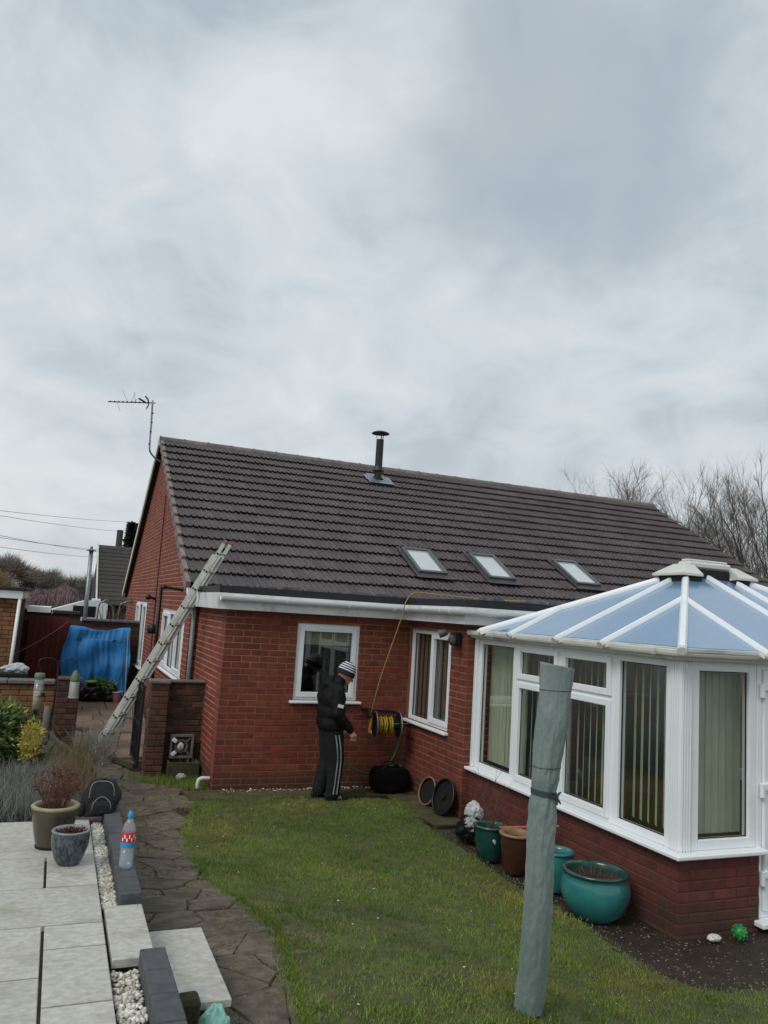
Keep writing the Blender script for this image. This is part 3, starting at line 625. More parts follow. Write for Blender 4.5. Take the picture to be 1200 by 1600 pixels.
stf = MB(); nind = 0
pick = [t for t in tl if t[1] >= 0][:300]; ps = set((t[0], t[1]) for t in pick)
rot = Matrix.Rotation(PIT, 3, 'X')
for r, c, p in tl:
    if (r, c) in ps: inst('roof_tile', random.choice(tmesh), roof, p+Vector((0, 0, random.uniform(-.002, .002))), (PIT+random.uniform(-.004, .004), 0, random.uniform(-.002, .002)))
    else:
        t_ = tile_mb(1, random.uniform(-.004, .004)); stf.add([p+rot @ Vector(v) for v in t_.v], t_.f)
stf.build('far_tiles', 'tile', roof, kind='stuff')
for r in range(NROW):      # verge pieces on the left rake, stepped like the courses
    m_ = MB().box(RX0-.005, RX0+.062, -.045, GA+.01, -.07, .078, .006); vv = []
    for a, b, d in m_.v: vv.append(P(a, r*GA+b, d-(b/GA)*.052))
    MB().add(vv, m_.f).build('verge_tile', 'verge', roof)
nr = int((XRT-RX0)/.506)+1
for k in range(nr):        # half-round ridge tiles
    x0 = RX0-.01+k*.506; x1 = min(x0+.515, XRT+.03); m_ = MB(); n = 9
    for x, rr in ((x0, .135), (x0+.03, .135), (x0+.031, .125), (x1, .125)):
        for i in range(n): a = math.pi*(-.05+1.1*i/(n-1)); m_.v.append((x, YR+math.cos(a)*rr, ZR-.045+math.sin(a)*rr))
    m_.f = [(j*n+i, j*n+i+1, (j+1)*n+i+1, (j+1)*n+i) for j in range(3) for i in range(n-1)]+[tuple(range(n))]
    m_.build('ridge_tile', 'ridge_tile', roof, smooth=False)
# far rake: pale barge board with dark soffit; near rake: undercloak strip
bb = MB(); bb.beam(Pb(RX0-.018, -.25, -.065), Pb(RX0-.018, SL+.0, -.065), .03, .16, up=(0, .48, .87)); bb.build('bargeboard', 'upvc_old', house)
sf = MB(); sf.beam(Pb(RX0+.09, -.2, -.13), Pb(RX0+.09, SL-.1, -.13), .12, .02, up=(0, .48, .87)); sf.build('rake_soffit', 'black_plastic', house)
uc = MB(); uc.beam(P(RX0+.06, -.05, -.095), P(RX0+.06, SL-.1, -.095), .09, .04, up=(0, -.48, .87)); uc.build('undercloak', 'concrete', house)
# ---- rooflights
def rooflight(x0, x1, v0, v1):
    m_ = MB(); h0, h1 = .0, .135
    def bx(mb, a0, a1, b0, b1, c0, c1, ch=.006):
        t_ = MB().box(a0, a1, b0, b1, c0, c1, ch); mb.add([P(a, b, c) for a, b, c in t_.v], t_.f)
    w = .055
    bx(m_, x0, x0+w, v0, v1, h0, h1); bx(m_, x1-w, x1, v0, v1, h0, h1); bx(m_, x0+w+.001, x1-w-.001, v0, v0+w+.01, h0, h1-.004); bx(m_, x0+w+.001, x1-w-.001, v1-w-.015, v1, h0, h1+.008)
    r_ = m_.build('rooflight', 'roof_grey', house)
    for q0 in (x0+w, x1-w-.018): i_ = MB(); bx(i_, q0, q0+.018, v0+w, v1-w, .100, .122, 0); i_.build('inner_trim', 'steel', r_)
    g_ = MB(); bx(g_, x0+w, x1-w, v0+w, v1-w-.01, .104, .110, 0); g_.build('pane', 'skylight_glass', r_)
    f_ = MB(); bx(f_, x0-.07, x1+.07, v0-.16, v0-.002, .085, .093, 0); bx(f_, x0-.07, x0-.001, v0, v1+.08, .070, .092, 0); bx(f_, x1+.001, x1+.07, v0, v1+.08, .070, .092, 0); f_.build('flashing', 'lead_dark', r_)
mat('roof_grey', L(98, 101, 103), L(84, 87, 89), .4, 8, metal=.3)
mat('lead_dark', L(74, 73, 74), L(56, 55, 56), .5, 7, metal=.2)
rooflight(5.62, 6.17, .86, 1.80); rooflight(7.0, 7.55, .86, 1.83); rooflight(8.89, 9.44, .92, 1.91)
# ---- stove flue through the roof
FX, FV = 6.38, 5.55; fb = P(FX, FV, 0); fl_ = MB()
mat('flashing_new', L(150, 160, 172), L(112, 122, 132), .35, 14, metal=.6, bump=.6, bscale=40)
fl_.lathe([(.082, -.2), (.082, .05), (.088, .28), (.13, .25), (.132, .262), (.09, .36), (.085, .37), (.085, .98), (.078, .985), (.078, .9)], 20, fb)
flu = fl_.build('flue', 'black_metal', house, smooth=False)
cp = MB(); cp.lathe([(.20, 1.115), (.205, 1.125), (.17, 1.15), (.09, 1.175), (.03, 1.185), (.0, 1.186)], 24, fb); cp.lathe([(.20, 1.115), (.1, 1.12), (0, 1.12)], 24, fb, cap=False)
for a in (.4, 2.5, 4.6): cp.beam(fb+Vector((.075*math.cos(a), .075*math.sin(a), .93)), fb+Vector((.09*math.cos(a), .09*math.sin(a), 1.13)), .022, .006)
cp.build('cowl', 'black_metal', flu, smooth=False)
fs_ = MB()
for a0, a1, b0, b1, h in ((-.30, .30, -.30, -.10, .098), (-.32, -.10, -.10, .18, .100), (.10, .30, -.10, .16, .102), (-.2, .2, .12, .3, .09)):
    t_ = MB().box(FX+a0, FX+a1, FV+b0, FV+b1, h-.012, h, .003); fs_.add([P(a, b, c+.01*math.sin(a*31)*math.cos(b*23)) for a, b, c in t_.v], t_.f)
fs_.build('flashing', 'flashing_new', flu)
# ---- flat-roofed strip along the eave: fascia, felt kerb, gutter
FR = [(1.74, 9.38), (4.16, 9.38), (4.16, 7.78), (12.5, 7.78), (12.5, 11.62), (1.74, 11.62)]
flat = MB().prism(FR, ZS, ZS+.19).build('flat_roof', 'fascia_stained', house, label='stained white fascia and soffit of the flat-roofed strip')
inset = lambda d: [(1.74+d, 9.38+d), (4.16+d, 9.38+d), (4.16+d, 7.78+d), (12.5-d, 7.78+d), (12.5-d, 11.6), (1.74+d, 11.6)]
MB().prism(inset(.012), ZS+.191, ZS+.275).build('felt_kerb', 'felt', flat)
ld = MB(); k = 0
ld.add([(1.72, 11.36, ZS+.285), (12.4, 11.36, ZS+.285), (12.4, 11.58, ZE-.01), (1.72, 11.58, ZE-.01)], [(0, 1, 2, 3)]); ld.build('lead_flashing', 'lead', flat)
for i in range(34):
    x = 1.9+i*.31; MB().box(x, x+random.uniform(.2, .33), 9.44+(0 if x < 4.1 else -1.62), 9.50+(0 if x < 4.1 else -1.62), ZS+.276, ZS+.276+random.uniform(.012, .04), .003).build('lead_trim', 'lead', flat)
def gutter(pts, name='gutter', m='upvc', r=.052, z=ZS+.150):
    """half-round channel along a polyline, open side up"""
    out = MB(); n = 8
    P2 = [Vector((a, b)) for a, b in pts]
    for inner in (0, 1):
        rr = r-.006*inner; rows = []
        for i, p in enumerate(P2):
            d0 = (P2[i]-P2[i-1]).normalized() if i else (P2[1]-P2[0]).normalized(); d1 = (P2[i+1]-P2[i]).normalized() if i < len(P2)-1 else d0
            n0 = Vector((d0.y, -d0.x)); n1 = Vector((d1.y, -d1.x)); nn_ = (n0+n1).normalized(); k_ = 1/max(.3, nn_.dot(n0))
            for j in range(n+1):
                a = math.pi+math.pi*j/n; rows.append((p.x+nn_.x*math.cos(a)*rr*k_, p.y+nn_.y*math.cos(a)*rr*k_, z+math.sin(a)*rr))
        out.add(rows, [(i*(n+1)+j, i*(n+1)+j+1, (i+1)*(n+1)+j+1, (i+1)*(n+1)+j) for i in range(len(P2)-1) for j in range(n)])
    return out
go = gutter([(1.76, 9.325), (4.105, 9.325), (4.105, 7.725), (6.0, 7.725)]).build('gutter', 'upvc', house, smooth=True)
def gclip(x, y, ax, w=.035):
    m_ = MB(); rr = .058; n = 10
    for d in (-w/2, w/2):
        for j in range(n+1):
            a = math.pi*.98+math.pi*1.04*j/n; u = math.cos(a)*rr; m_.v.append((x+d, y+u, ZS+.150+math.sin(a)*rr) if ax == 'x' else (x+u, y+d, ZS+.150+math.sin(a)*rr))
    m_.f = [(j, j+1, n+2+j, n+1+j) for j in range(n)]; m_.build('bracket', 'upvc', go)
for x in (2.55, 3.35): gclip(x, 9.325, 'x')
gclip(3.96, 9.325, 'x', .06)
for y in (9.15, 8.2, 7.95): gclip(4.105, y, 'y', .05)
# corner bits on the gable
dp = MB().tube([(XG+.05, YE-.05, 2.2), (XG+.05, YE-.05, .05)], .034, 10)
mat('downpipe_grey', L(128, 140, 140), L(104, 116, 116), .5, 6)
dp.build('downpipe', 'downpipe_grey', house, smooth=True)
MB().tube([(XG-.035, 15.02, .5), (XG-.035, 15.02, 2.42)], .03, 8).build('soil_pipe', 'black_plastic', house, smooth=True)
MB().tube([(XG-.012, 15.9, .6), (XG-.012, 15.9, 4.2)], .009, 5).build('cable', 'black_rubber', house)
MB().lathe([(.0, -.09), (.075, -.085), (.085, -.02), (.085, .06), (.05, .085), (0, .09)], 14, (XG-.09, 15.3, 1.62)).build('wall_lamp', 'black_plastic', house, smooth=True)
br = MB(); br.beam((XG-.01, 12.35, 2.33), (XG-.28, 12.35, 2.36), .03, .04); br.ell((XG-.3, 12.35, 2.36), (.05, .04, .035)); br.build('sensor_bracket', 'black_plastic', house)
br = MB(); br.beam((XG-.01, 15.9, 2.17), (XG-.15, 15.8, 2.2), .03, .04); br.ell((XG-.16, 15.8, 2.2), (.06, .05, .05)); br.build('sensor_bracket', 'black_plastic', house)
br = MB(); br.beam((1.70, 11.5, 2.36), (1.75, 11.42, 2.0), .06, .03); br.tube(bez([(1.72, 11.5, 2.33), (1.80, 11.3, 2.34), (1.84, 11.2, 2.30), (1.86, 11.18, 2.2)]), .02, 6); br.build('eave_bracket', 'upvc', house)
# waste pipe elbow at the kitchen corner, air brick, outside floodlight
MB().tube(bez([(XA+.02, 9.66, .115), (XA-.09, 9.66, .12), (XA-.135, 9.66, .09), (XA-.14, 9.66, .0)], 6), .022, 10).build('waste_pipe', 'white_plain', house, smooth=True)
ab = MB(); ab.box(4.10, 4.285, YK-.012, YK+.01, .20, .275, .004)
mat('airbrick', L(190, 160, 124), L(150, 122, 92), .8, 9)
ab.build('air_brick', 'airbrick', house)
mat('lamp_grey', L(92, 92, 90), L(70, 70, 68), .5, 6)
lt = MB(); lt.beam((XB-.01, 8.12, 1.93), (XB-.12, 8.12, 1.93), .05, .05); 
lt.box(XB-.10, XB-.02, 8.05, 8.2, 1.86, 2.0, .01)
flo = lt.build('security_light', 'black_metal', house)
for (cx_, cy_, cz_), d in (((XB-.20, 8.22, 1.985), (-.75, .35, -.25)), ((XB-.17, 8.0, 1.93), (-.45, -.7, -.45))):
    d = Vector(d).normalized(); h_ = MB().lathe([(.0, -.08), (.025, -.075), (.042, -.04), (.048, .02), (.046, .025), (0, .018)], 14)
    Mq = d.to_track_quat('Z', 'Y').to_matrix(); MB().add([Vector((cx_, cy_, cz_))+Mq @ Vector(v) for v in h_.v], h_.f).build('lamp_head', 'lamp_grey', flo, smooth=True)
# ================================================================ the conservatory
CX, CYF, CXR, ZSL = 4.385, 4.73, 7.64, .563
con = thing('conservatory', 'white framed conservatory with blue glass roof on a low red brick wall', 'conservatory', (6.0, 6.3, 0))
DX0, DX1 = 5.22, 6.75
dw = MB().box(CX, CX+.22, CYF+.221, YC-.003, -.05, ZSL-.03).box(CX, DX0-.05, CYF, CYF+.2205, -.05, ZSL-.03).build('dwarf_wall', 'mortar_dark', con)
dw2 = MB().box(DX1+.05, CXR, CYF, CYF+.2205, -.05, ZSL-.03).box(CXR-.22, CXR, CYF+.221, YC-.003, -.05, ZSL-.03).build('dwarf_wall', 'mortar_dark', con)
mat('plaster', L(112, 116, 112), L(96, 100, 97), .9, 3)
mat('con_floor', L(120, 104, 86), L(100, 86, 70), .5, 3)
MB().box(CX+.225, CXR-.225, CYF+.225, YC-.01, -.03, .02).build('floor', 'con_floor', con)
for r in courses(CYF, YC, .0, ZSL-.03, [], 1): brick_piece('y', CX, r, dw, _bd)
for r in courses(CX+.002, DX0-.05, .0, ZSL-.03, []): brick_piece('x', CYF, r, dw, _bd)
b_ = MB()
for r in courses(DX1+.05, CXR, 0, ZSL-.03, []): brick_stuff(b_, 'x', CYF, r)
b_.build('brickwork', 'brick_dark', dw2, kind='stuff')
for bx4 in ((CX-.07, CX+.2, CYF+.2, YC-.004), (CX-.07, DX0-.01, CYF-.07, CYF+.199), (DX1+.01, CXR+.07, CYF-.07, CYF+.2), (CXR-.2, CXR+.07, CYF+.201, YC-.004)): MB().box(*bx4, ZSL-.028, ZSL+.006, .008).build('sill', 'upvc', con)
# side windows facing the lawn
ZH = 1.965; BL = TM('y', CX)
bays = [(7.87, 7.09), (7.09, 6.31), (6.31, 5.53), (5.53, 4.86)]
TR = 1.585
for i, (y1, y0) in enumerate(bays):
    o = (y0, y1, ZSL+.007, ZH)
    if i in (0, 3): window(con, 'y', CX, o, [(*o, False)], fw=.06, rec=.03, sill=False)
    else:
        mb = MB(); ring(BL, mb, *o, .045, .03, .10); BL(mb, o[0]+.045, o[1]-.045, .032, .098, TR-.025, TR+.025, .004); w = mb.build('window', 'upvc', con)
        for c0, c1 in ((o[2]+.045, TR-.025), (TR+.025, o[3]-.045)):
            s_m = MB(); ring(BL, s_m, o[0]+.035, o[1]-.035, c0-.01, c1+.01, .058, .008, .07, .006); s_m.build('sash', 'upvc', w)
            g_m = MB(); ring(BL, g_m, o[0]+.09, o[1]-.09, c0+.045, c1-.045, .007, .045, .053, 0); g_m.build('gasket', 'black_rubber', w)
            p_m = MB(); BL(p_m, o[0]+.09, o[1]-.09, .054, .058, c0+.045, c1-.045); p_m.build('pane', 'pane', w)
cpost = MB().box(CX+.012, CX+.13, CYF+.012, CYF+.135, ZSL+.007, ZH, .012)
for q in (.035, .06, .085, .11): cpost.box(CX+.006, CX+.02, CYF+q-.004, CYF+q+.004, ZSL+.007, ZH); cpost.box(CX+q-.004, CX+q+.004, CYF+.006, CYF+.02, ZSL+.007, ZH)
cpost.build('corner_post', 'upvc', con)
cpost2 = MB().box(CXR-.13, CXR-.012, CYF+.012, CYF+.135, ZSL+.007, ZH, .012); cpost2.build('corner_post', 'upvc', con)
MB().box(CX+.0, CX+.12, 7.872, YC-.002, ZSL+.007, ZH, .006).build('wall_post', 'upvc', con)
of = (CX+.131, 5.17, ZSL+.007, ZH); window(con, 'x', CYF, of, [(*of, False)], fw=.075, rec=.025, sill=False)
# glazed door, far front panel, right side
dm = MB(); BF = TM('x', CYF); ring(BF, dm, 5.172, DX1, .05, ZH, .05, .02, .10); dr = dm.build('door', 'upvc', con)
for a, b in ((5.225, 5.97), (5.975, DX1-.055)):
    lf = MB(); ring(BF, lf, a, b, .1, ZH-.05, .1, .0, .06, .006); BF(lf, a+.1, b-.1, .002, .058, .85, .95, .004); lf.build('door_leaf', 'upvc', dr)
    pn = MB(); BF(pn, a+.1, b-.1, .03, .034, .2, ZH-.15); pn.build('pane', 'pane', dr)
for z in (.35, 1.0, 1.76):
    h_ = MB(); h_.box(5.185, 5.215, CYF-.025, CYF+.01, z-.06, z+.05, .005); h_.box(5.217, 5.30, CYF-.022, CYF+.005, z-.005, z+.05, .005); h_.build('hinge', 'upvc', dr)
MB().box(5.12, DX1+.05, CYF-.09, CYF+.1, .008, .05, .008).build('threshold', 'upvc', dr)
of = (DX1+.001, CXR-.131, ZSL+.007, ZH); window(con, 'x', CYF, of, [(*of, False)], fw=.075, rec=.025, sill=False)
rw = MB(); 
for y0, y1 in ((4.87, 5.9), (5.9, 6.9), (6.9, 7.92)): rw.box(CXR-.11, CXR-.03, y0, y0+.06, ZSL, ZH).box(CXR-.11, CXR-.03, y1-.06, y1-.001, ZSL, ZH).box(CXR-.11, CXR-.03, y0+.061, y1-.061, ZSL, ZSL+.07).box(CXR-.11, CXR-.03, y0+.061, y1-.061, ZH-.07, ZH)
rwo = rw.build('side_frame', 'upvc', con); MB().box(CXR-.08, CXR-.076, 4.9, 7.9, ZSL+.05, ZH-.05).build('pane', 'pane', rwo)
# eaves beam and ogee gutter
ev = MB(); ev.box(CX-.01, CX+.12, CYF-.01, YC-.005, ZH+.001, 2.05).box(CX+.121, CXR+.01, CYF-.01, CYF+.12, ZH+.001, 2.05).box(CXR-.12, CXR+.01, CYF+.121, YC-.005, ZH+.001, 2.05); ev.build('eaves_beam', 'upvc_old', con)
gprof = [(-.012, ZH+.004), (-.03, ZH-.002), (-.062, ZH+.004), (-.07, ZH+.02), (-.085, ZH+.03), (-.112, ZH+.034), (-.118, ZH+.05), (-.118, ZH+.075), (-.112, ZH+.082), (-.106, ZH+.075), (-.1, ZH+.045), (-.012, ZH+.03)]
gm_ = MB(); ns = len(gprof)
line = [((CX, YC-.02), (-1, 0)), ((CX, CYF), (-1, -1)), ((CXR, CYF), (1, -1)), ((CXR, YC-.02), (1, 0))]
for (x, y), (sx_, sy_) in line:
    for o_, z in gprof: gm_.v.append((x-o_*sx_*1.0, y-o_*sy_*1.0, z) if False else (x+(-o_)*sx_, y+(-o_)*sy_, z))
gm_.f = [(i*ns+j, i*ns+(j+1) % ns, (i+1)*ns+(j+1) % ns, (i+1)*ns+j) for i in range(3) for j in range(ns)]+[tuple(range(ns))]
cg = gm_.build('gutter', 'upvc_old', con)
for y in (7.35, 4.9): 
    t_ = MB()
    for d in (-.03, .03): t_.v += [(CX+o_*1.03-.002, y+d, z+(.004 if z > ZH+.04 else -.004)) for o_, z in gprof[:9]]
    t_.f = [(j, j+1, 9+j+1, 9+j) for j in range(8)]; t_.build('gutter_union', 'upvc_old', cg)
# roof: short ridge running away from the house corner, four hips, blue panes, white bars
EX0, EY0, EY1, EX1, ZEV, ZAP = 4.29, 4.62, 7.5, 7.74, 2.055, 2.735
A0 = Vector((5.66, 6.06, ZAP)); A1 = Vector((6.15, 6.06, ZAP))
croof = MB().beam(A0, A1, .06, .06).build('glass_roof', 'upvc', con)
def on_left(y):   # point on the left slope's eave -> top end of its bar
    x = EX0; 
    if y >= A0.y: t = (EY1-y)/(EY1-A0.y)
    else: t = (y-EY0)/(A0.y-EY0)
    return Vector((x, y, ZEV)), Vector((EX0+(A0.x-EX0)*t, y, ZEV+(ZAP-ZEV)*t))
def on_front(x):
    if x < A0.x: t = (x-EX0)/(A0.x-EX0)
    elif x <= A1.x: t = 1
    else: t = (EX1-x)/(EX1-A1.x)
    return Vector((x, EY0, ZEV)), Vector((x, EY0+(A0.y-EY0)*t, ZEV+(ZAP-ZEV)*t))
c00, c01, c10, c11 = Vector((EX0, EY0, ZEV)), Vector((EX0, EY1, ZEV)), Vector((EX1, EY0, ZEV)), Vector((EX1, EY1, ZEV))
def pane(*p):
    m_ = MB(); n = len(p); dz = Vector((0, 0, .012)); m_.add([q_-dz for q_ in p]+[q_+dz for q_ in p], [tuple(range(n)), tuple(range(n, 2*n))]+[(i, (i+1) % n, n+(i+1) % n, n+i) for i in range(n)]); m_.build('roof_pane', 'roof_blue', croof)
e1, t1 = on_left(6.92); e2, t2 = on_left(6.12); e3, t3 = on_left(5.46)
pane(c01, e1, t1); pane(e1, e2, A0, t1); pane(e2, e3, t3, A0); pane(e3, c00, t3)
f1, u1 = on_front(5.07); f2, u2 = on_front(5.85); f3, u3 = on_front(6.15); f4, u4 = on_front(7.0)
pane(c00, f1, u1); pane(f1, f2, u2, A0, u1); pane(f2, f3, u3, u2); pane(f3, f4, u4, A1); pane(f4, c10, u4)
pane(c10, c11, A1); pane(c11, c01, A0, A1)
def rbar(a, b, w=.052, h=.045, ext=.07):
    d = (b-a).normalized(); n = d.cross(Vector((0, 0, 1))).normalized(); up = n.cross(d)
    s0 = a-d*ext; prof = [(-w/2, -.02), (w/2, -.02), (w/2, h*.45), (w*.3, h), (-w*.3, h), (-w/2, h*.45)]
    m_ = MB(); m_.add([s0+n*x+up*z for x, z in prof]+[b+n*x+up*z for x, z in prof], [(0, 1, 2, 3, 4, 5), (11, 10, 9, 8, 7, 6)]+[(i, 6+i, 6+(i+1) % 6, (i+1) % 6) for i in range(6)])
    o_ = m_.build('glazing_bar', 'upvc', croof)
    k_ = MB(); nn2 = 10; c_ = s0+up*.014
    vs = [c_+n*math.cos(2*math.pi*i/nn2)*.036+up*math.sin(2*math.pi*i/nn2)*.032-d*q_ for q_ in (.0, .028) for i in range(nn2)]
    k_.add(vs, [tuple(range(nn2)), tuple(range(nn2, 2*nn2))]+[(i, (i+1) % nn2, nn2+(i+1) % nn2, nn2+i) for i in range(nn2)]); k_.build('bar_end_cap', 'upvc_old', croof)
for a, b in ((e1, t1), (e2, A0), (e3, t3), (f1, u1), (f2, u2), (f3, u3), (f4, u4)): rbar(a, b)
for a, b in ((c00, A0), (c01, A0), (c10, A1), (c11, A1)): rbar(a, b, .066, .05)
pf = MB()
L4 = [(c00, e3), (e3, e2), (e2, e1), (e1, c01), (c00, f1), (f1, f2), (f2, f3), (f3, f4), (f4, c10)]
for a, b in L4:
    d = (b-a).normalized(); pf.beam(a+d*.04+Vector((0, 0, -.012)), b-d*.04+Vector((0, 0, -.012)), .03, .035, c=.006)
pf.build('glazing_trim', 'upvc_old', croof)
# ridge cap with skirts over dark vents
cap = MB(); cap.beam(A0+Vector((-.04, 0, .095)), A1+Vector((.02, 0, .095)), .17, .07, c=.02); cap.beam(A0+Vector((-.02, 0, .14)), A1+Vector((0, 0, .14)), .10, .03, c=.01)
sk = [(-.23, -.21), (.02, -.21), (.02, .21), (-.23, .21)]; top = [(-.08, -.08), (.02, -.08), (.02, .08), (-.08, .08)]
def skirt(c, sgn):
    lo = [c+Vector((x*sgn, y, -.0)) for x, y in sk]; hi = [c+Vector((x*sgn, y, .10)) for x, y in top]; bt = [p-Vector((0, 0, .022)) for p in lo]
    cap.add(lo+hi+bt, [(0, 1, 5, 4), (1, 2, 6, 5), (2, 3, 7, 6), (3, 0, 4, 7), (4, 5, 6, 7), (8, 9, 1, 0), (9, 10, 2, 1), (10, 11, 3, 2), (11, 8, 0, 3), (11, 10, 9, 8)])
skirt(A0+Vector((.0, 0, .0)), 1); skirt(A1+Vector((0, 0, .0)), -1)
cap.build('ridge_cap', 'upvc_old', croof)
vent = MB(); 
for x0_, x1_ in ((A0.x-.19, A0.x+.03), (A1.x-.03, A1.x+.19)): vent.box(x0_, x1_, A0.y-.18, A0.y+.18, ZAP-.085, ZAP-.025)
vent.box(A0.x+.031, A1.x-.031, A0.y-.10, A0.y+.10, ZAP-.06, ZAP+.058); vent.build('ridge_vent', 'black_rubber', croof)
MB().box(CX+.23, CXR-.23, YC-.03, YC-.006, .02, 1.96).build('plaster_panel', 'plaster', con)
# ---- vertical blinds, one thing per window
def vblind(label, axis, pos, a0, a1, z0, z1, ang, n, m='blind', grp='vertical blinds in the conservatory windows'):
    loc = (pos, (a0+a1)/2, z0) if axis == 'y' else ((a0+a1)/2, pos, z0)
    t = thing('vertical_blind', label, 'blind', loc, grp)
    r_ = MB(); (r_.box(pos-.02, pos+.02, a0, a1, z1, z1+.03) if axis == 'y' else r_.box(a0, a1, pos-.02, pos+.02, z1, z1+.03)); r_.build('head_rail', 'white_plain', t)
    for k in range(n):
        a = a0+(k+.5)*(a1-a0)/n; g = ang+random.uniform(-.08, .08); w = .0445; dx, dy = math.cos(g)*w, math.sin(g)*w
        q_ = [(-dx, -dy), (0, .006 if axis == 'x' else 0), (dx, dy)]
        pts = [(pos+y, a+x) if axis == 'y' else (a+x, pos+y) for x, y in q_]
        b = MB(); b.add([(x, y, z0) for x, y in pts]+[(x, y, z1) for x, y in pts], [(0, 1, 4, 3), (1, 2, 5, 4)]); b.build('slat', m, t)
vblind('closed olive-grey vertical blind in the conservatory window nearest the house wall', 'y', CX+.19, 7.10, 7.86, .64, 1.90, .06, 11)
vblind('half-open vertical blind in the conservatory window left of the covered parasol', 'y', CX+.19, 6.34, 7.06, .64, 1.90, .44, 8)
vblind('half-open vertical blind in the conservatory window right of the covered parasol', 'y', CX+.19, 5.56, 6.28, .64, 1.90, .50, 8)
vblind('open vertical blind with thin edge-on slats in the large corner side window', 'y', CX+.19, 4.88, 5.50, .64, 1.90, .56, 7)
vblind('fully closed pale green vertical blind in the front conservatory window', 'x', CYF+.19, 4.47, 5.17, .64, 1.92, .06, 10)
vblind('closed vertical blind behind the white conservatory door', 'x', CYF+.19, 5.25, 6.7, .1, 1.92, .1, 17)
# wicker sofa with a plastic dust sheet, seen through the side windows
mat('wicker', L(104, 78, 50), L(74, 54, 34), .8, 30, bump=.8, bscale=90)
mat('cushion', L(112, 92, 62), L(88, 70, 46), .9, 6, bump=.3)
so = thing('sofa', 'brown wicker sofa with padded rounded back inside the conservatory', 'sofa', (5.15, 5.75, 0))
bk = MB(); n = 14; prof = [(-.10, .10), (-.13, .5), (-.12, .82), (-.05, .93), (.05, .95), (.13, .9), (.17, .78), (.16, .4), (.14, .10)]
for i in range(n+1):
    y = 4.98+1.55*i/n; s_ = 1-.28*abs(2*i/n-1)**3
    for dx, z in prof: bk.v.append((4.98+dx*(.9+.1*s_)+.015*math.sin(i*2.3+z*9), y, .06+(z-.06)*s_+.012*math.sin(i*1.7)))
m9 = len(prof); bk.f = [(i*m9+j, i*m9+j+1, (i+1)*m9+j+1, (i+1)*m9+j) for i in range(n) for j in range(m9-1)]+[tuple(range(m9))[::-1], tuple(range(n*m9, (n+1)*m9))]
bk.build('backrest', 'cushion', so, smooth=True)
MB().box(5.16, 5.85, 5.02, 6.50, .12, .42, .05).build('seat', 'wicker', so)
for y in (4.98, 6.40): MB().box(5.10, 5.85, y-.04, y+.13, .08, .62, .05).build('armrest', 'wicker', so)
from mathutils import noise as MN
# ================================================================ things in the garden
mat('black_cloth', L(15, 15, 16), L(9, 9, 10), .95, 30, bump=.6, bscale=120, spec=.15)
mat('timber_red', L(104, 44, 32), L(72, 30, 24), .8, 5, stretch=(8, 8, 1), bump=.3, rnd=.12)
mat('teal_glaze', L(52, 130, 126), L(28, 92, 94), .3, 4, coat=.4, dirt=L(60, 100, 84), dscale=5, dlo=.55, dhi=.8)
mat('green_glaze', L(28, 76, 66), L(18, 56, 50), .25, 5, coat=.4)
mat('brown_glaze', L(84, 46, 34), L(52, 30, 24), .3, 5, coat=.3)
mat('rim_tan', L(150, 116, 84), L(118, 92, 66), .5, 6)
mat('olive_glaze', L(80, 74, 55), L(50, 46, 36), .35, 3, coat=.3, dirt=L(128, 120, 84), dscale=6, dlo=.6, dhi=.8, stretch=(1, 1, .4))
mat('cream_rim', L(166, 152, 116), L(128, 116, 86), .45, 8)
mat('slate_glaze', L(86, 95, 104), L(36, 41, 48), .35, 75, detail=3, coat=.3, contrast=.1, stretch=(1, 1, .35))
mat('compost', L(62, 44, 32), L(34, 24, 18), .95, 14, bump=1, bscale=60)
mat('twig', L(92, 74, 60), L(66, 54, 46), .9, 9, rnd=.25)
mat('twig_red', L(110, 66, 54), L(74, 44, 38), .9, 9, rnd=.3)
mat('twig_grey', L(126, 122, 108), L(92, 88, 78), .9, 9, rnd=.3)
mat('lavender', L(150, 150, 140), L(84, 86, 78), .9, 5, rnd=.35, thin=.15)
mat('leaf_green', L(92, 112, 58), L(56, 78, 42), .5, 6, rnd=.35, hue=.03, thin=.2)
mat('leaf_edge', L(150, 156, 92), L(96, 116, 60), .5, 6, rnd=.3, thin=.2)
mat('leaf_yellow', L(206, 192, 100), L(170, 160, 74), .55, 6, rnd=.25, thin=.25)
mat('fabric_navy', L(28, 30, 40), L(18, 19, 26), .85, 30, bump=.5, bscale=200)
mat('lime_trim', L(150, 158, 112), rough=.7)
mat('tarp_blue', L(52, 146, 214), L(38, 122, 192), .6, 3, bump=.25, bscale=120, thin=.1)
mat('binbag', L(22, 24, 24), L(14, 15, 15), .25, 9, bump=.3)
mat('bag_white', L(206, 206, 206), L(150, 150, 152), .35, 5)
mat('hose_yellow', L(186, 156, 36), L(140, 112, 26), .5, 9)
mat('hose_tan', L(168, 138, 70), L(140, 112, 58), .5, 9)
mat('hose_green', L(40, 116, 84), L(26, 88, 64), .4, 9)
mat('orange_plastic', L(206, 132, 30), rough=.4)
mat('cover', L(122, 136, 130), L(98, 113, 109), .6, 4, bump=.8, bscale=34, dirt=L(92, 104, 92), dscale=5, dlo=.55, dhi=.8, sheen=.2, stretch=(1, 1, .5))
mat('cover_dark', L(58, 66, 66), rough=.7)
mat('red_label', L(206, 44, 56), rough=.4); mat('cyan_label', L(40, 150, 206), rough=.4); mat('cap_blue', L(36, 150, 216), rough=.35)
mat('mint', L(150, 204, 186), L(120, 176, 160), .5, 6)
mat('moss_block', L(70, 66, 36), L(44, 42, 26), .95, 9, bump=1, bscale=50)
mat('ball_green', L(40, 150, 66), L(22, 110, 48), .4, 9)
mat('terracotta', L(190, 84, 56), L(160, 66, 44), .6, 9)
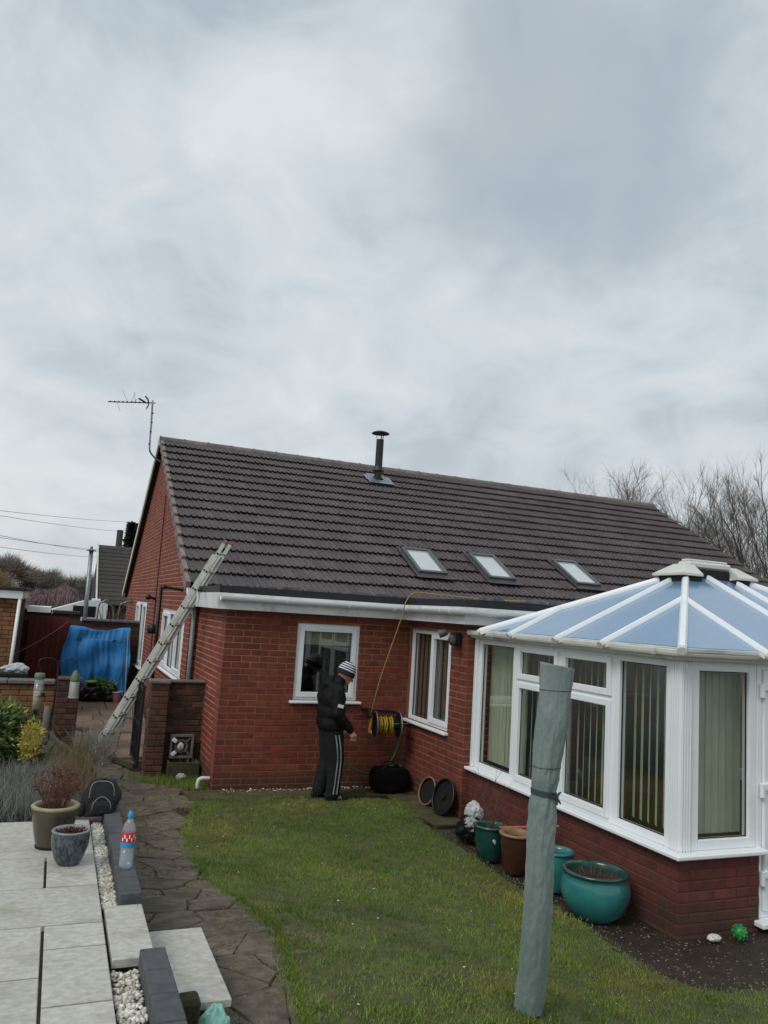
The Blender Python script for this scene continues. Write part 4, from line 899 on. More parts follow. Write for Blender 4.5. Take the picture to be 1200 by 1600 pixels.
mat('worn_red', L(150, 104, 92), L(120, 84, 76), .7); mat('pink', L(190, 120, 128), rough=.6); mat('leaf_bright', L(110, 150, 60), L(84, 122, 46), .5, 6, rnd=.3, thin=.2); mat('lime_bag', L(150, 190, 40), rough=.4); mat('dry_stalk', L(120, 106, 66), L(90, 80, 52), .9, 5, rnd=.3)
mat('litter', L(120, 98, 66), L(78, 62, 42), .9, 5, rnd=.4); mat('feeder_green', L(100, 122, 92), L(80, 100, 76), .5); mat('seed', L(176, 150, 104), L(130, 106, 70), .9, 60, detail=2, contrast=.05)
mat('mesh_grey', L(186, 190, 184), L(160, 164, 160), .5, 50, metal=.3)
mat('rust', L(84, 48, 36), L(50, 30, 26), .8, 12)
def pot(name, label, cat, c, prof, m, rim_m, soil_z, soil_r, inner=None, group=None, n=32, rt=1.0):
    t = thing(name, label, cat, c, group); x, y, z = c
    MB().lathe(prof, n, c, cap=False).lathe([(prof[0][0], .0), (0, .0)], n, c, cap=False).build('body', m, t, smooth=True)
    r0, z0 = prof[-1]
    MB().lathe([(r0-.002, z0-.012*rt), (r0+.012*rt, z0-.008*rt), (r0+.016*rt, z0+.006*rt), (r0+.004*rt, z0+.016*rt), (r0-.018*rt, z0+.012*rt), (r0-.03*rt, z0-.01*rt), (r0-.034*rt, soil_z-.03)], n, c, cap=False).build('rim', rim_m, t, smooth=True)
    s_ = MB(); k = 20
    for rr in (0, .5, 1): 
        for i in range(k): a = 2*math.pi*i/k; s_.v.append((x+soil_r*rr*math.cos(a), y+soil_r*rr*math.sin(a), z+soil_z+random.uniform(-.008, .008)))
    s_.f = [(j*k+i, j*k+(i+1) % k, (j+1)*k+(i+1) % k, (j+1)*k+i) for j in range(2) for i in range(k)]; s_.build('compost', 'compost', t)
    return t
def twigs(mb, base, n, h, spread, r, seg=4, br=2, droop=0, base_r=.03, sides=3):
    bx, by, bz = base
    for i in range(n):
        a = random.uniform(0, 6.283); rr = base_r*random.random()**.5; p = Vector((bx+rr*math.cos(a), by+rr*math.sin(a), bz-.01)); d = Vector((math.cos(a)*spread*random.random(), math.sin(a)*spread*random.random(), 1)).normalized(); hh = h*random.uniform(.55, 1)
        pts = [p]
        for s in range(seg):
            d = (d+Vector((random.gauss(0, .13), random.gauss(0, .13), -droop*s/seg))).normalized(); pts.append(pts[-1]+d*hh/seg)
        mb.tube(pts, [r*(1-.7*k/seg) for k in range(seg+1)], sides, cap=False)
        for b in range(br):
            k = random.randint(1, seg-1); q = pts[k]; e_ = (d+Vector((random.gauss(0, .7), random.gauss(0, .7), random.uniform(-.1, .3)))).normalized(); l_ = hh*random.uniform(.15, .4)
            mb.tube([q, q+e_*l_*.5+Vector((0, 0, .1*l_)), q+e_*l_], [r*.6, r*.45, r*.25], sides, cap=False)
    return mb
def leafcloud(name, m, parent, centre, rad, n, size, asp=.4, up=.3, shell=.55, label=None, kind=None):
    u = rng.normal(size=(n, 3)); u /= np.linalg.norm(u, axis=1)[:, None]; rr = rng.uniform(shell, 1, n)**.8
    bumps = 1+.18*np.sin(u[:, 0]*7+1)*np.sin(u[:, 1]*6+2)+.14*np.sin(u[:, 2]*9+u[:, 0]*5)
    p = np.array(centre)+u*rr[:, None]*bumps[:, None]*np.array(rad)
    d = u*.9+rng.normal(0, .6, (n, 3)); d[:, 2] += up; d /= np.linalg.norm(d, axis=1)[:, None]
    s = np.cross(d, rng.normal(size=(n, 3))); s /= np.linalg.norm(s, axis=1)[:, None]; l = size*rng.uniform(.6, 1.3, n)[:, None]; w = l*asp/2
    V = np.stack([p, p+d*l*.45+s*w, p+d*l, p+d*l*.45-s*w], 1).reshape(-1, 3)
    o = npmesh(name, V, np.arange(4*n).reshape(-1, 4), m, parent); return tag(o, label, kind=kind)
# ---- ladder leaning on the eave
lad = thing('ladder', 'aluminium extension ladder leaning against the roof edge at the gable corner', 'ladder', (.66, 11.45, 0))
lb, lt_ = Vector((.66, 11.45, 0.01)), Vector((2.05, 10.65, 3.0)); ld_ = (lt_-lb).normalized(); lw = Vector((.43, .90, 0)); lw = (lw-ld_*lw.dot(ld_)).normalized(); ln_ = ld_.cross(lw)
for sec, (o0, o1, wd_, off) in enumerate(((0, 1, .155, 0), (.0, .93, .132, .04))):
    for sg in (-1, 1):
        a_ = lb+(lt_-lb)*o0+lw*sg*wd_+ln_*off; b__ = lb+(lt_-lb)*o1+lw*sg*wd_+ln_*off
        MB().beam(a_, b__, .022, .052, up=ln_, c=.003).build('rail', 'alu', lad)
    k = .12
    while k < (lt_-lb).length*o1-.08:
        c_ = lb+ld_*k+ln_*off; MB().tube([c_-lw*(wd_+.018), c_+lw*(wd_+.018)], .015, 8).build('rung', 'alu', lad)
        for sg in (-1, 1):
            MB().tube([c_+lw*sg*(wd_+.0135), c_+lw*sg*(wd_+.022)], .0145, 8).build('rung_plug', 'black_rubber', lad)
        k += .28
for sg in (-1, 1): MB().beam(lt_+lw*sg*.155-ld_*.04, lt_+lw*sg*.155+ld_*.010, .028, .058, up=ln_, c=.003).build('end_cap', 'worn_red', lad)
# ---- television aerial on the gable end
ae = thing('tv_aerial', 'television aerial on a bent mast at the top of the gable', 'aerial', (1.62, 16.9, 5.1))
MB().tube(bez([(1.70, 16.9, 5.02), (1.58, 16.9, 5.08), (1.46, 16.9, 5.2), (1.43, 16.9, 5.36), (1.42, 16.9, 5.8), (1.40, 16.9, 6.30)], 6), .019, 8).build('mast', 'steel', ae, smooth=True)
for z in (5.36, 5.62, 5.82, 6.02): MB().tube([(1.425, 16.9, z), (1.424, 16.9, z+.02)], .024, 8).build('mast_band', 'black_rubber', ae)
bo = MB().tube([(1.46, 16.9, 6.255), (.52, 16.86, 6.125)], .011, 6).build('boom', 'black_metal', ae)
for k in range(10):
    t = .05+k*.088; c_ = Vector((.52, 16.86, 6.125)).lerp(Vector((1.46, 16.9, 6.255)), t); MB().tube([c_+Vector((0, -.08, .0)), c_+Vector((0, .08, .0))], .004, 4).build('director', 'black_metal', ae); MB().box(c_.x-.013, c_.x+.013, c_.y-.013, c_.y+.013, c_.z-.004, c_.z+.022).build('clip', 'black_plastic', ae)
for zz0, dx in ((1, .07), (-1, .03)):
    c_ = Vector((1.33, 16.9, 6.24)); MB().tube([c_, c_+Vector((-dx*.3, 0, zz0*.06)), c_+Vector((-dx*1.2, 0, zz0*.13))], .014, 6).build('reflector_arm', 'black_metal', ae)
    for q in (.06, .095, .13): MB().tube([c_+Vector((-dx*q*8, -.15, zz0*q)), c_+Vector((-dx*q*8, .15, zz0*q))], .0035, 4).build('reflector_rod', 'steel', ae)
MB().beam((1.12, 16.9, 6.30), (1.28, 16.9, 6.225), .035, .03).build('dipole_box', 'black_plastic', ae)
for (x0, z0, x1, z1) in ((.90, 6.19, .78, 6.42), (.97, 6.2, 1.04, 6.40), (1.06, 6.2, 1.02, 6.42), (.70, 6.14, .78, 5.96), (1.0, 6.2, 1.12, 6.3)): MB().tube([(x0, 16.88, z0), (x1, 16.88, z1)], .0045, 4).build('bent_rod', 'steel', ae)
# ---- covered parasol / rotary airer on the lawn
ux, uy = 2.325, 3.50; uz = zt(ux, uy)+.02
um = thing('covered_parasol', 'closed garden parasol in a grey-green weatherproof cover standing on the lawn', 'parasol', (ux, uy, uz))
cv = MB(); nv, nu = 170, 84; stz = 1.33-uz; HT = 1.965-uz
for i in range(nv+1):
    t = i/nv; z = t*HT
    rx = .0700-.004*t+.012*sm((z-stz-.05)/.3)+.010*sm((t-.90)/.1)
    if z < .07: rx *= .90+.10*z/.07
    pinch = math.exp(-((z-stz)/.045)**2); rx *= 1-.15*pinch
    ry = rx*(.9-.62*sm((t-.80)/.2))
    for k in range(nu):
        a = 2*math.pi*k/nu; c0, s0 = math.cos(a), math.sin(a)
        p_ = Vector((c0*1.6, s0*1.6, z*4.5)); cr_ = MN.ridged_multi_fractal(p_*1.1+Vector((3, 7, 1)), .9, 2.1, 4, 1.0, 2.0)-1.0
        f_ = 1+.03*cr_+.045*(MN.ridged_multi_fractal(Vector((c0*3.4, s0*3.4, z*9)), .8, 2.0, 3, 1.0, 2.0)-1.1)+.03*math.sin(3*a+.6+z*1.1)*(1-.5*t)+.03*abs(math.sin(5*a+z*2.3+.8*math.sin(z*7)))+.07*pinch*math.sin(9*a+1)+.05*math.exp(-((z-stz)/.16)**2)*math.sin(7*a+math.sin(z*16))+.03*MN.noise(p_*2.6)+.035*MN.noise(Vector((c0*3, s0*3, z*24)))
        for pa, pw_, pd, tw in ((4.2, .10, .10, .5), (5.0, .08, .08, -.35), (3.3, .12, .09, .25), (5.7, .09, .07, .6), (.6, .12, .08, .3), (2.2, .12, .08, -.4)):
            da = (a-pa-tw*(z-stz)*.6-.12*math.sin(z*5+pa)+math.pi) % (2*math.pi)-math.pi; f_ -= pd*math.exp(-(abs(da)/pw_)**1.3)*(.35+.65*abs(math.sin(z*2.2+pa*3)))
        w_ = math.exp(-((z-stz)/.22)**2)+.8*sm((t-.82)/.18)+.7*math.exp(-(z/.12)**2); f_ += .05*w_*(1-abs(math.sin(z*34+a*2.5+2*math.sin(a*3)))**.5)-.02*w_
        e_ = 1-.35*sm((t-.93)/.07); x_ = rx*math.copysign(abs(c0)**e_, c0)*f_; y_ = ry*s0*f_
        zz = z-.014*sm((t-.92)/.08)*c0
        if z < .05: zz += .016*MN.noise(Vector((c0*2, s0*2, 5)))
        cv.v.append((ux+.090*t+x_*.93+.010*math.sin(t*8)+y_*.37, uy-x_*.37+y_*.93, uz+zz))
cv.f = [(i*nu+k, i*nu+(k+1) % nu, (i+1)*nu+(k+1) % nu, (i+1)*nu+k) for i in range(nv) for k in range(nu)]+[tuple(range(nv*nu, (nv+1)*nu))]
cvo = cv.build('cover', 'cover', um, smooth=True)
for tz_ in (.925, .70):      # stitched seams
    sm_ = MB(); i = int(tz_*nv); ring_ = cv.v[i*nu:(i+1)*nu]; cxx = sum(p[0] for p in ring_)/nu; cyy = sum(p[1] for p in ring_)/nu
    sm_.tube([(cxx+(p[0]-cxx)*1.015, cyy+(p[1]-cyy)*1.015, p[2]) for p in ring_[::2]], .0022, 4, closed=True); sm_.build('seam', 'cover_dark', um)
tp = MB(); i = int(round(stz/HT*nv)); ring_ = cv.v[i*nu:(i+1)*nu]; tc_ = Vector((sum(p[0] for p in ring_)/nu, sum(p[1] for p in ring_)/nu, 1.33))
for k in range(nu):
    p = Vector(ring_[k]); d = (p-tc_); d.z = 0; d.normalize(); q_ = tc_+d*.0615; q_ = q_ if (q_-tc_).length > Vector((p.x-tc_.x, p.y-tc_.y)).length+.003 else Vector((p.x, p.y, 1.33))+d*.003
    for dz in (-.013, .013): tp.v.append((q_.x, q_.y, 1.33+dz-.10*(q_.x-tc_.x)))
tp.f = [(2*k, 2*((k+1) % nu), 2*((k+1) % nu)+1, 2*k+1) for k in range(nu)]; tp.build('strap', 'cover_dark', um)
kn = MB(); kp = tc_+Vector((.030, -.062, -.008)); kn.ell(kp, (.016, .010, .014))
for d in ((.03, -.01, .03), (-.02, -.015, .03), (.035, -.005, -.045), (.005, -.01, -.05)): kn.tube([kp, kp+Vector(d)*.5, kp+Vector(d)*.8], [.004, .007, .003], 5)
kn.build('strap_knot', 'cover_dark', um)
MB().tube([(ux-.02, uy, uz-.1), (ux-.01, uy, uz+.3)], .025, 10).build('pole', 'steel', um)
MB().lathe([(.058, .004), (.060, .010), (.060, .018), (.058, .024)], 24, (ux, uy, uz), cap=False, sy=.9).build('hem_cord', 'cover_dark', um)
# ---- wall-mounted hose reel, hoses
rl = thing('hose_reel', 'wall-mounted black hose reel with yellow hose and orange crank by the corner', 'hose reel', (3.92, 9.4, .8))
rc = Vector((3.93, 9.27, .80)); ax_ = Vector((1, -.12, 0)).normalized()
def disc(c, axd, prof, n=24):
    M_ = axd.to_track_quat('Z', 'Y').to_matrix(); l_ = MB().lathe(prof, n, cap=False); return [c+M_ @ Vector(v) for v in l_.v], l_.f
for sg in (-1, 1):
    c_ = rc+ax_*sg*.155; MB().add(*disc(c_, ax_, [(.045, 0), (.145, 0), (.145, .012), (.045, .012), (.045, 0)])).build('flange', 'black_plastic', rl)
    M_ = ax_.to_track_quat('Z', 'Y').to_matrix(); ring_ = [c_+M_ @ Vector((.165*math.cos(a), .165*math.sin(a), .006)) for a in np.arange(24)*math.pi/12]
    MB().tube(ring_, .010, 6, closed=True).build('rim', 'steel', rl)
    for a in np.arange(6)*math.pi/3: MB().beam(c_+M_ @ Vector((.14*math.cos(a), .14*math.sin(a), .006)), c_+M_ @ Vector((.165*math.cos(a), .165*math.sin(a), .006)), .012, .012).build('spoke', 'black_plastic', rl)
MB().add(*disc(rc-ax_*.15, ax_, [(.055, 0), (.055, .3)])).build('drum', 'black_plastic', rl)
M_ = ax_.to_track_quat('Z', 'Y').to_matrix()
for j, (o_, m_) in enumerate(((-.10, 'hose_yellow'), (-.075, 'hose_yellow'), (-.035, 'hose_yellow'), (-.01, 'hose_yellow'), (.035, 'hose_yellow'), (.06, 'hose_yellow'))):
    r_ = .088+.010*(j % 2); MB().tube([rc+ax_*o_+M_ @ Vector((r_*math.cos(a), r_*math.sin(a), 0)) for a in np.arange(20)*math.pi/10], .0125, 6, closed=True).build('hose_coil', m_, rl, smooth=True)
MB().beam(rc-ax_*.19+Vector((0, 0, .12)), rc-ax_*.20+Vector((-.02, -.02, -.10)), .035, .03, c=.008).build('crank', 'orange_plastic', rl)
MB().beam(rc-ax_*.2+Vector((-.02, -.04, .02)), rc-ax_*.13+Vector((0, -.03, -.02)), .03, .03).build('swivel', 'hose_blue', rl) if 'hose_blue' in MATS else None
bk_ = MB(); bk_.beam((3.74, 9.5, .96), (3.74, 9.25, .96), .03, .03).beam((4.12, 9.5, .93), (4.12, 9.25, .93), .03, .03).beam((3.66, 9.47, .96), (4.16, 9.47, .93), .02, .03).beam((3.70, 9.25, .9), (3.70, 9.3, .99), .05, .05); bk_.build('bracket', 'black_metal', rl)
MB().tube([(3.78, 9.2, .82), (4.2, 9.2, .83)], .006, 5).build('guide_bar', 'steel', rl)
hs = tag(MB().tube(bez([(3.70, 9.24, .92), (3.78, 9.20, 1.35), (3.92, 9.17, 1.85), (4.01, 9.16, 2.15), (4.06, 9.17, 2.34), (4.16, 9.15, 2.455), (4.36, 9.0, 2.452), (4.9, 8.6, 2.425), (5.6, 8.0, 2.425), (6.2, 7.9, 2.425)], 8), .0065, 6).build('hose', 'hose_tan', smooth=True), 'thin yellow hose running from the reel up over the gutter onto the roof', 'hose')
tag(MB().tube(bez([(3.40, 9.36, .42), (3.5, 9.34, .31), (3.66, 9.33, .23), (3.84, 9.33, .21), (3.99, 9.33, .28), (4.10, 9.33, .45), (4.15, 9.34, .66), (4.15, 9.36, .75), (4.13, 9.38, .79)], 8), .0115, 7).build('hose', 'hose_green', smooth=True), 'green hose hanging in a loop below the wall reel', 'hose')
# ---- black holdall in the corner
hb = thing('holdall', 'black holdall lying on the slabs in the wall corner below the reel', 'bag', (3.98, 9.2, .02))
m_ = MB(); sec = 12; ns_ = 16
for i in range(sec+1):
    t = i/sec; x = 3.75+.47*t; s_ = (1-abs(2*t-1)**4*.35)
    for k in range(ns_):
        a = 2*math.pi*k/ns_; c0, s0 = math.cos(a), math.sin(a); e_ = .32
        y_ = math.copysign(abs(c0)**e_, c0)*.14*s_; z_ = math.copysign(abs(s0)**e_, s0)*.145*s_*(1+.05*math.sin(t*17))
        m_.v.append((x, 9.19+y_+.01*math.sin(a*5+t*9), .17+z_+.008*math.sin(t*23+a*3)))
m_.f = [(i*ns_+k, i*ns_+(k+1) % ns_, (i+1)*ns_+(k+1) % ns_, (i+1)*ns_+k) for i in range(sec) for k in range(ns_)]+[tuple(range(ns_))[::-1], tuple(range(sec*ns_, (sec+1)*ns_))]
m_.build('body', 'black_cloth', hb, smooth=True)
for y in (9.12, 9.26): MB().tube(bez([(3.86, y, .30), (3.92, y, .355), (4.04, y, .355), (4.1, y, .30)], 6), .009, 5).build('handle', 'black_rubber', hb, smooth=True)
# ---- sieve ring and black lid against the wing wall
def leaning_disc(name, label, cat, yc, r, m1, ringr, m2, depth):
    t = thing(name, label, cat, (4.2, yc, 0)); n_ = Vector((-.95, -.12, .28)).normalized(); c_ = Vector((4.27-.28*r-.03, yc, r+.01)); M2 = n_.to_track_quat('Z', 'Y').to_matrix()
    l_ = MB().lathe([(0, 0), (r*.97, 0), (r*.98, depth*.5)], 28, cap=False) ; MB().add([c_+M2 @ Vector(v) for v in l_.v], l_.f).build('base', m1, t)
    MB().tube([c_+M2 @ Vector((r*math.cos(a), r*math.sin(a), depth*.5)) for a in np.arange(32)*math.pi/16], ringr, 6, closed=True).build('rim', m2, t, smooth=True); return t, c_, M2
leaning_disc('garden_sieve', 'round garden sieve with tan wooden rim propped against the wall', 'sieve', 8.52, .155, 'black_rubber', .011, 'rim_tan', .05)
t_, c_, M2 = leaning_disc('round_lid', 'large round black plastic lid leaning against the wall beside the sieve', 'lid', 8.10, .19, 'black_plastic', .014, 'black_plastic', .04)
l_ = MB().lathe([(.03, .02), (.03, .035), (.0, .04)], 12, cap=False); MB().add([c_+M2 @ Vector(v) for v in l_.v], l_.f).build('boss', 'black_rubber', t_)
# ---- crumpled rubbish bag
def crumple(c, r, seed, amp=.22, nu=26, nv=16, flatz=None):
    rs = np.random.default_rng(seed); fr = rs.normal(0, 3.2, (14, 3)); ph_ = rs.uniform(0, 6.28, 14); m = MB().ell((0, 0, 0), (1, 1, 1), nu, nv); vv = []
    for p in m.v:
        p = np.array(p); f_ = 1+amp*sum(abs(math.sin(float(fr[i] @ p)+ph_[i]))*.45-.2 for i in range(14))/3; q_ = p*f_*np.array(r)
        vv.append((c[0]+q_[0], c[1]+q_[1], max(c[2]+q_[2], flatz if flatz is not None else -9)))
    return MB().add(vv, m.f)
rb = thing('rubbish_bag', 'crumpled black and white plastic bag slumped by the wall', 'bag', (4.05, 7.2, 0))
crumple((4.04, 7.2, .09), (.13, .13, .12), 3, .5, flatz=.0).build('body', 'binbag', rb)
crumple((4.07, 7.22, .25), (.06, .07, .075), 5, .9).build('top', 'bag_white', rb)
crumple((3.99, 7.13, .17), (.05, .05, .05), 8, .7).build('fold', 'bag_white', rb)
# ---- plant pots along the wall
pg = pot('plant_pot', 'dark green glazed pot with a small white heart and a bare twiggy shrub', 'plant pot', (3.92, 6.62, .0), [(.10, 0), (.125, .05), (.145, .2), (.15, .29)], 'green_glaze', 'green_glaze', .25, .13)
m_ = MB(); 
for sx_ in (-1, 1): m_.ell((3.885+sx_*.010*.9, 6.62-.139+.002, .195), (.014, .005, .014), 8, 5)
m_.add([(3.865, 6.479, .188), (3.905, 6.479, .188), (3.885, 6.483, .160)], [(0, 1, 2)]); m_.build('heart', 'white_plain', pg)
twigs(MB(), (3.92, 6.62, .25), 13, .62, .35, .0035, 5, 4).build('bare_shrub', 'twig', pg, kind='stuff')
pb = pot('plant_pot', 'brown glazed pot with tan rim half hidden behind the covered parasol', 'plant pot', (3.96, 6.24, .0), [(.09, 0), (.12, .06), (.135, .2), (.14, .32)], 'brown_glaze', 'rim_tan', .28, .12)
tag(MB().tube([(3.93, 6.48, .31), (4.32, 6.12, .40)], .012, 8).build('garden_cane', 'terracotta'), 'orange-red cane lying across the pots under the conservatory sill', 'cane')
p3_ = pot('plant_pot', 'small teal glazed pot just right of the covered parasol', 'plant pot', (4.06, 5.78, .0), [(.10, 0), (.135, .06), (.15, .18), (.14, .27), (.135, .30)], 'teal_glaze', 'teal_glaze', .26, .12)
p4_ = pot('plant_pot', 'large wide teal glazed pot with a thick rim and bare soil', 'plant pot', (4.03, 5.22, -.01), [(.15, 0), (.21, .05), (.255, .15), (.262, .21), (.248, .275), (.232, .31), (.238, .328)], 'teal_glaze', 'green_glaze', .285, .21, n=40)
twigs(MB(), (4.03, 5.22, .28), 22, .12, 1.2, .003, 3, 1, base_r=.17).build('dead_stems', 'twig', p4_, kind='stuff')
twigs(MB(), (4.05, 5.78, .26), 8, .10, 1, .0025, 3, 1, base_r=.09).build('dead_stems', 'twig', p3_, kind='stuff')
bl = thing('ball', 'small green knobbly play ball on the wet soil by the conservatory door', 'ball', (4.82, 4.58, .0))
bm_ = MB().ell((4.82, 4.58, .045), (.05, .05, .05), 16, 10); bm_.build('body', 'ball_green', bl, smooth=True)
kb = MB()
for k in range(26):
    ph_ = math.acos(1-2*(k+.5)/26); a = 2.399*k; d = Vector((math.sin(ph_)*math.cos(a), math.sin(ph_)*math.sin(a), math.cos(ph_))); kb.ell(Vector((4.82, 4.58, .045))+d*.05, (.01, .01, .01), 6, 4)
kb.build('knobs', 'ball_green', bl)
tag(crumple((4.62, 4.62, .01), (.045, .03, .02), 12, .5).build('stone', 'pebble'), 'pale cream stone lying at the foot of the conservatory front wall', 'stone')
# ---- patio things: two pots, rucksack, bottle
zp = ZP
g1 = pot('plant_pot', 'tall olive-brown glazed pot with a cream rim and dry red stems on the patio', 'plant pot', (.115, 5.10, zp), [(.085, .0), (.088, .012), (.105, .08), (.122, .17), (.127, .215), (.122, .225)], 'olive_glaze', 'cream_rim', .20, .105, rt=.8)
MB().lathe([(.09, 0), (.092, .012), (.085, .012)], 24, (.115, 5.10, zp)).build('foot_ring', 'black_rubber', g1)
twigs(MB(), (.115, 5.10, zp+.2), 60, .30, .5, .0022, 4, 3, base_r=.06).build('dry_stems', 'twig_red', g1, kind='stuff')
leafcloud('dry_leaves', 'twig_red', g1, (.11, 5.1, zp+.34), (.13, .1, .10), 260, .02, .7)
g2 = pot('plant_pot', 'rounded speckled slate-blue glazed pot in front on the patio slabs', 'plant pot', (.20, 4.765, zp), [(.058, .0), (.075, .03), (.095, .09), (.1, .14), (.094, .17)], 'slate_glaze', 'slate_rim', .152, .078) if 'slate_rim' in MATS else None
mat('slate_rim', L(136, 142, 148), L(100, 106, 112), .4, 14)
g2 = pot('plant_pot', 'rounded speckled slate-blue glazed pot in front on the patio slabs', 'plant pot', (.20, 4.765, zp+.004), [(.058, .0), (.075, .03), (.095, .09), (.1, .14), (.094, .17)], 'slate_glaze', 'slate_rim', .160, .086, rt=.45)
twigs(MB(), (.215, 4.77, zp+.15), 12, .09, .5, .0015, 3, 2, base_r=.02).build('dry_stems', 'twig_red', g2, kind='stuff')
leafcloud('leaf_litter', 'twig_red', g2, (.20, 4.765, zp+.166), (.075, .075, .010), 420, .014, .7, shell=.1)
rk = thing('rucksack', 'black rucksack with lime piping resting at the end of the kerb', 'rucksack', (.40, 5.72, zp))
m_ = MB(); nu, nv = 22, 16
def ruck(u, v):   # u around, v up
    a = 2*math.pi*u; c0, s0 = math.cos(a), math.sin(a); w = .118*(1-.20*sm((v-.55)/.45))*(1-.10*math.sin(v*9)); d_ = .085*(1-.45*sm((v-.4)/.6))
    if v > .93: w *= (1-v)/.07*.9+.1; d_ *= (1-v)/.07*.9+.1
    x = math.copysign(abs(c0)**.6, c0)*w; y = math.copysign(abs(s0)**.6, s0)*d_; return (.40+x+.01*v, 5.72+y+.03*v+.006*math.sin(a*4+v*7), zp+.02+.215*v+.004*math.sin(a*6))
for j in range(nv+1):
    for i in range(nu): m_.v.append(ruck(i/nu, j/nv))
m_.f = [(j*nu+i, j*nu+(i+1) % nu, (j+1)*nu+(i+1) % nu, (j+1)*nu+i) for j in range(nv) for i in range(nu)]+[tuple(range(nu))[::-1]]
m_.build('body', 'fabric_navy', rk, smooth=True)
MB().box(.33, .48, 5.600, 5.655, zp+.03, zp+.115, .02).build('front_pocket', 'fabric_navy', rk)
MB().ell((.285, 5.70, zp+.06), (.035, .06, .055)).build('side_pocket', 'fabric_navy', rk, smooth=True)
for pts_, nm in ((((.345, 5.602, zp+.075), (.352, 5.600, zp+.115), (.385, 5.612, zp+.145), (.42, 5.612, zp+.145), (.452, 5.600, zp+.115), (.462, 5.602, zp+.075)), 'pocket_piping'), (((.325, 5.655, zp+.135), (.33, 5.66, zp+.20), (.36, 5.69, zp+.228), (.44, 5.69, zp+.228), (.472, 5.66, zp+.20), (.48, 5.66, zp+.14)), 'top_piping')):
    MB().tube(bez(pts_, 6), .0021, 5).build(nm, 'lime_trim', rk)
def bottle(label, c, s=1.0):
    t = thing('water_bottle', label, 'bottle', c); P_ = [(.0, .002), (.034, .0), (.042, .008), (.043, .03), (.041, .045), (.043, .06), (.041, .08), (.043, .095), (.042, .125), (.043, .13), (.043, .215), (.040, .235), (.030, .262), (.018, .283), (.0145, .290), (.0145, .30)]
    MB().lathe([(r*s, z*s) for r, z in P_], 24, c, cap=False).build('body', 'clear_plastic', t, smooth=True)
    MB().lathe([(0, .004), (.039*s, .004), (.040*s, .12*s), (.0, .12*s)], 20, c, cap=False).build('water', 'water_fill', t, smooth=True) if s < .9 else None
    MB().lathe([(.0436*s, .158*s), (.0438*s, .16*s), (.0438*s, .214*s), (.043*s, .216*s)], 24, c, cap=False).build('upper_label', 'red_label', t, smooth=True)
    MB().lathe([(.0436*s, .128*s), (.0438*s, .13*s), (.0438*s, .157*s)], 24, c, cap=False).build('lower_label', 'cyan_label', t, smooth=True)
    lp = MB()
    for k in range(9):
        a = -2.6+k*.33; r_ = .0442*s; z_ = (.165+.018*(k % 2))*s; lp.add([(c[0]+r_*math.cos(a), c[1]+r_*math.sin(a), c[2]+z_), (c[0]+r_*math.cos(a+.2), c[1]+r_*math.sin(a+.2), c[2]+z_), (c[0]+r_*math.cos(a+.2), c[1]+r_*math.sin(a+.2), c[2]+z_+.017*s), (c[0]+r_*math.cos(a), c[1]+r_*math.sin(a), c[2]+z_+.022*s)], [(0, 1, 2, 3)])
    lp.build('label_print', 'white_plain', t)
    MB().lathe([(.0165*s, .298*s), (.017*s, .302*s), (.017*s, .318*s), (.012*s, .322*s), (.011*s, .335*s), (0, .336*s)], 18, c, cap=False).build('cap', 'cap_blue', t, smooth=True)
glass('water_fill', tint=(.95, .98, 1), base=.04, rough=.1, body=L(226, 234, 240), bodyfac=.10)
bottle('clear water bottle with red label and blue cap standing on the charcoal kerb', (.475, 4.50, ZP+.043), .86)
bottle('distant water bottle with red label half hidden in the twiggy shrub', (.74, 11.05, .005), .98)
mb_ = MB().box(.59, .70, 3.36, 3.47, zt(.6, 3.4)-.02, .60, .014); mv = [(x+random.gauss(0, .003), y+random.gauss(0, .003), z+random.gauss(0, .003)) for x, y, z in mb_.v]
tag(MB().add(mv, mb_.f).build('mossy_block', 'moss_block'), 'mossy old block standing at the corner of the step', 'block')
tag(crumple((.755, 3.36, .47), (.055, .07, .085), 21, .45, flatz=zt(.75, 3.35)).build('mint_sack', 'mint'), 'mint green plastic bag beside the mossy block at the bottom edge', 'bag')
ll = rng.uniform(0, 1, (900, 2)); lx = 3.75+ll[:, 0]*2.2; ly = 4.1+ll[:, 1]*3.4; kk = soilzone(lx, ly) & (rng.random(900) < np.clip(1.2-np.abs(lx-4.3)*1.4, .15, 1)); lx, ly = lx[kk], ly[kk]; n = len(lx)
V, F = blades(n, lx, ly, np.full(n, -.028), .004, .014, .009, 1.5); tag(npmesh('leaf_litter', V, F, 'litter'), 'brown leaf litter gathered along the foot of the conservatory wall', 'leaves', kind='stuff')
# ---- planting in the bed
lv = thing('lavender', 'grey dormant lavender clump behind the patio pots', 'plant', (-.25, 6.4, .66))
n = 6500; x = rng.uniform(-.95, .13, n); y = rng.uniform(5.70, 7.25, n); kx = rng.random(n) < .25+.75*(np.sin(x*24)*np.sin(y*17+x*5) > -.1); x, y = x[kx], y[kx]; n = len(x); zb = .70-.062*(y-5.66)
V, F = blades(n, x, y, zb, .08, .23, .0034, .8); npmesh('stems', V, F, 'lavender', lv)
n = 2500; V, F = blades(n, rng.uniform(-.95, .13, n), rng.uniform(5.70, 7.25, n), .06+.70-.062*(6.4-5.66)+np.zeros(n), .07, .18, .003, 1.3); npmesh('shoots', V, F, 'lavender', lv)
sb = thing('evergreen_shrub', 'dense green and cream variegated evergreen shrub at the left edge', 'shrub', (-.53, 8.75, .5))
leafcloud('crown', 'leaf_green', sb, (-.53, 8.75, .78), (.36, .34, .30), 2600, .085, .36, .25); leafcloud('pale_leaves', 'leaf_edge', sb, (-.53, 8.72, .80), (.37, .35, .31), 900, .075, .34, .25, .8)
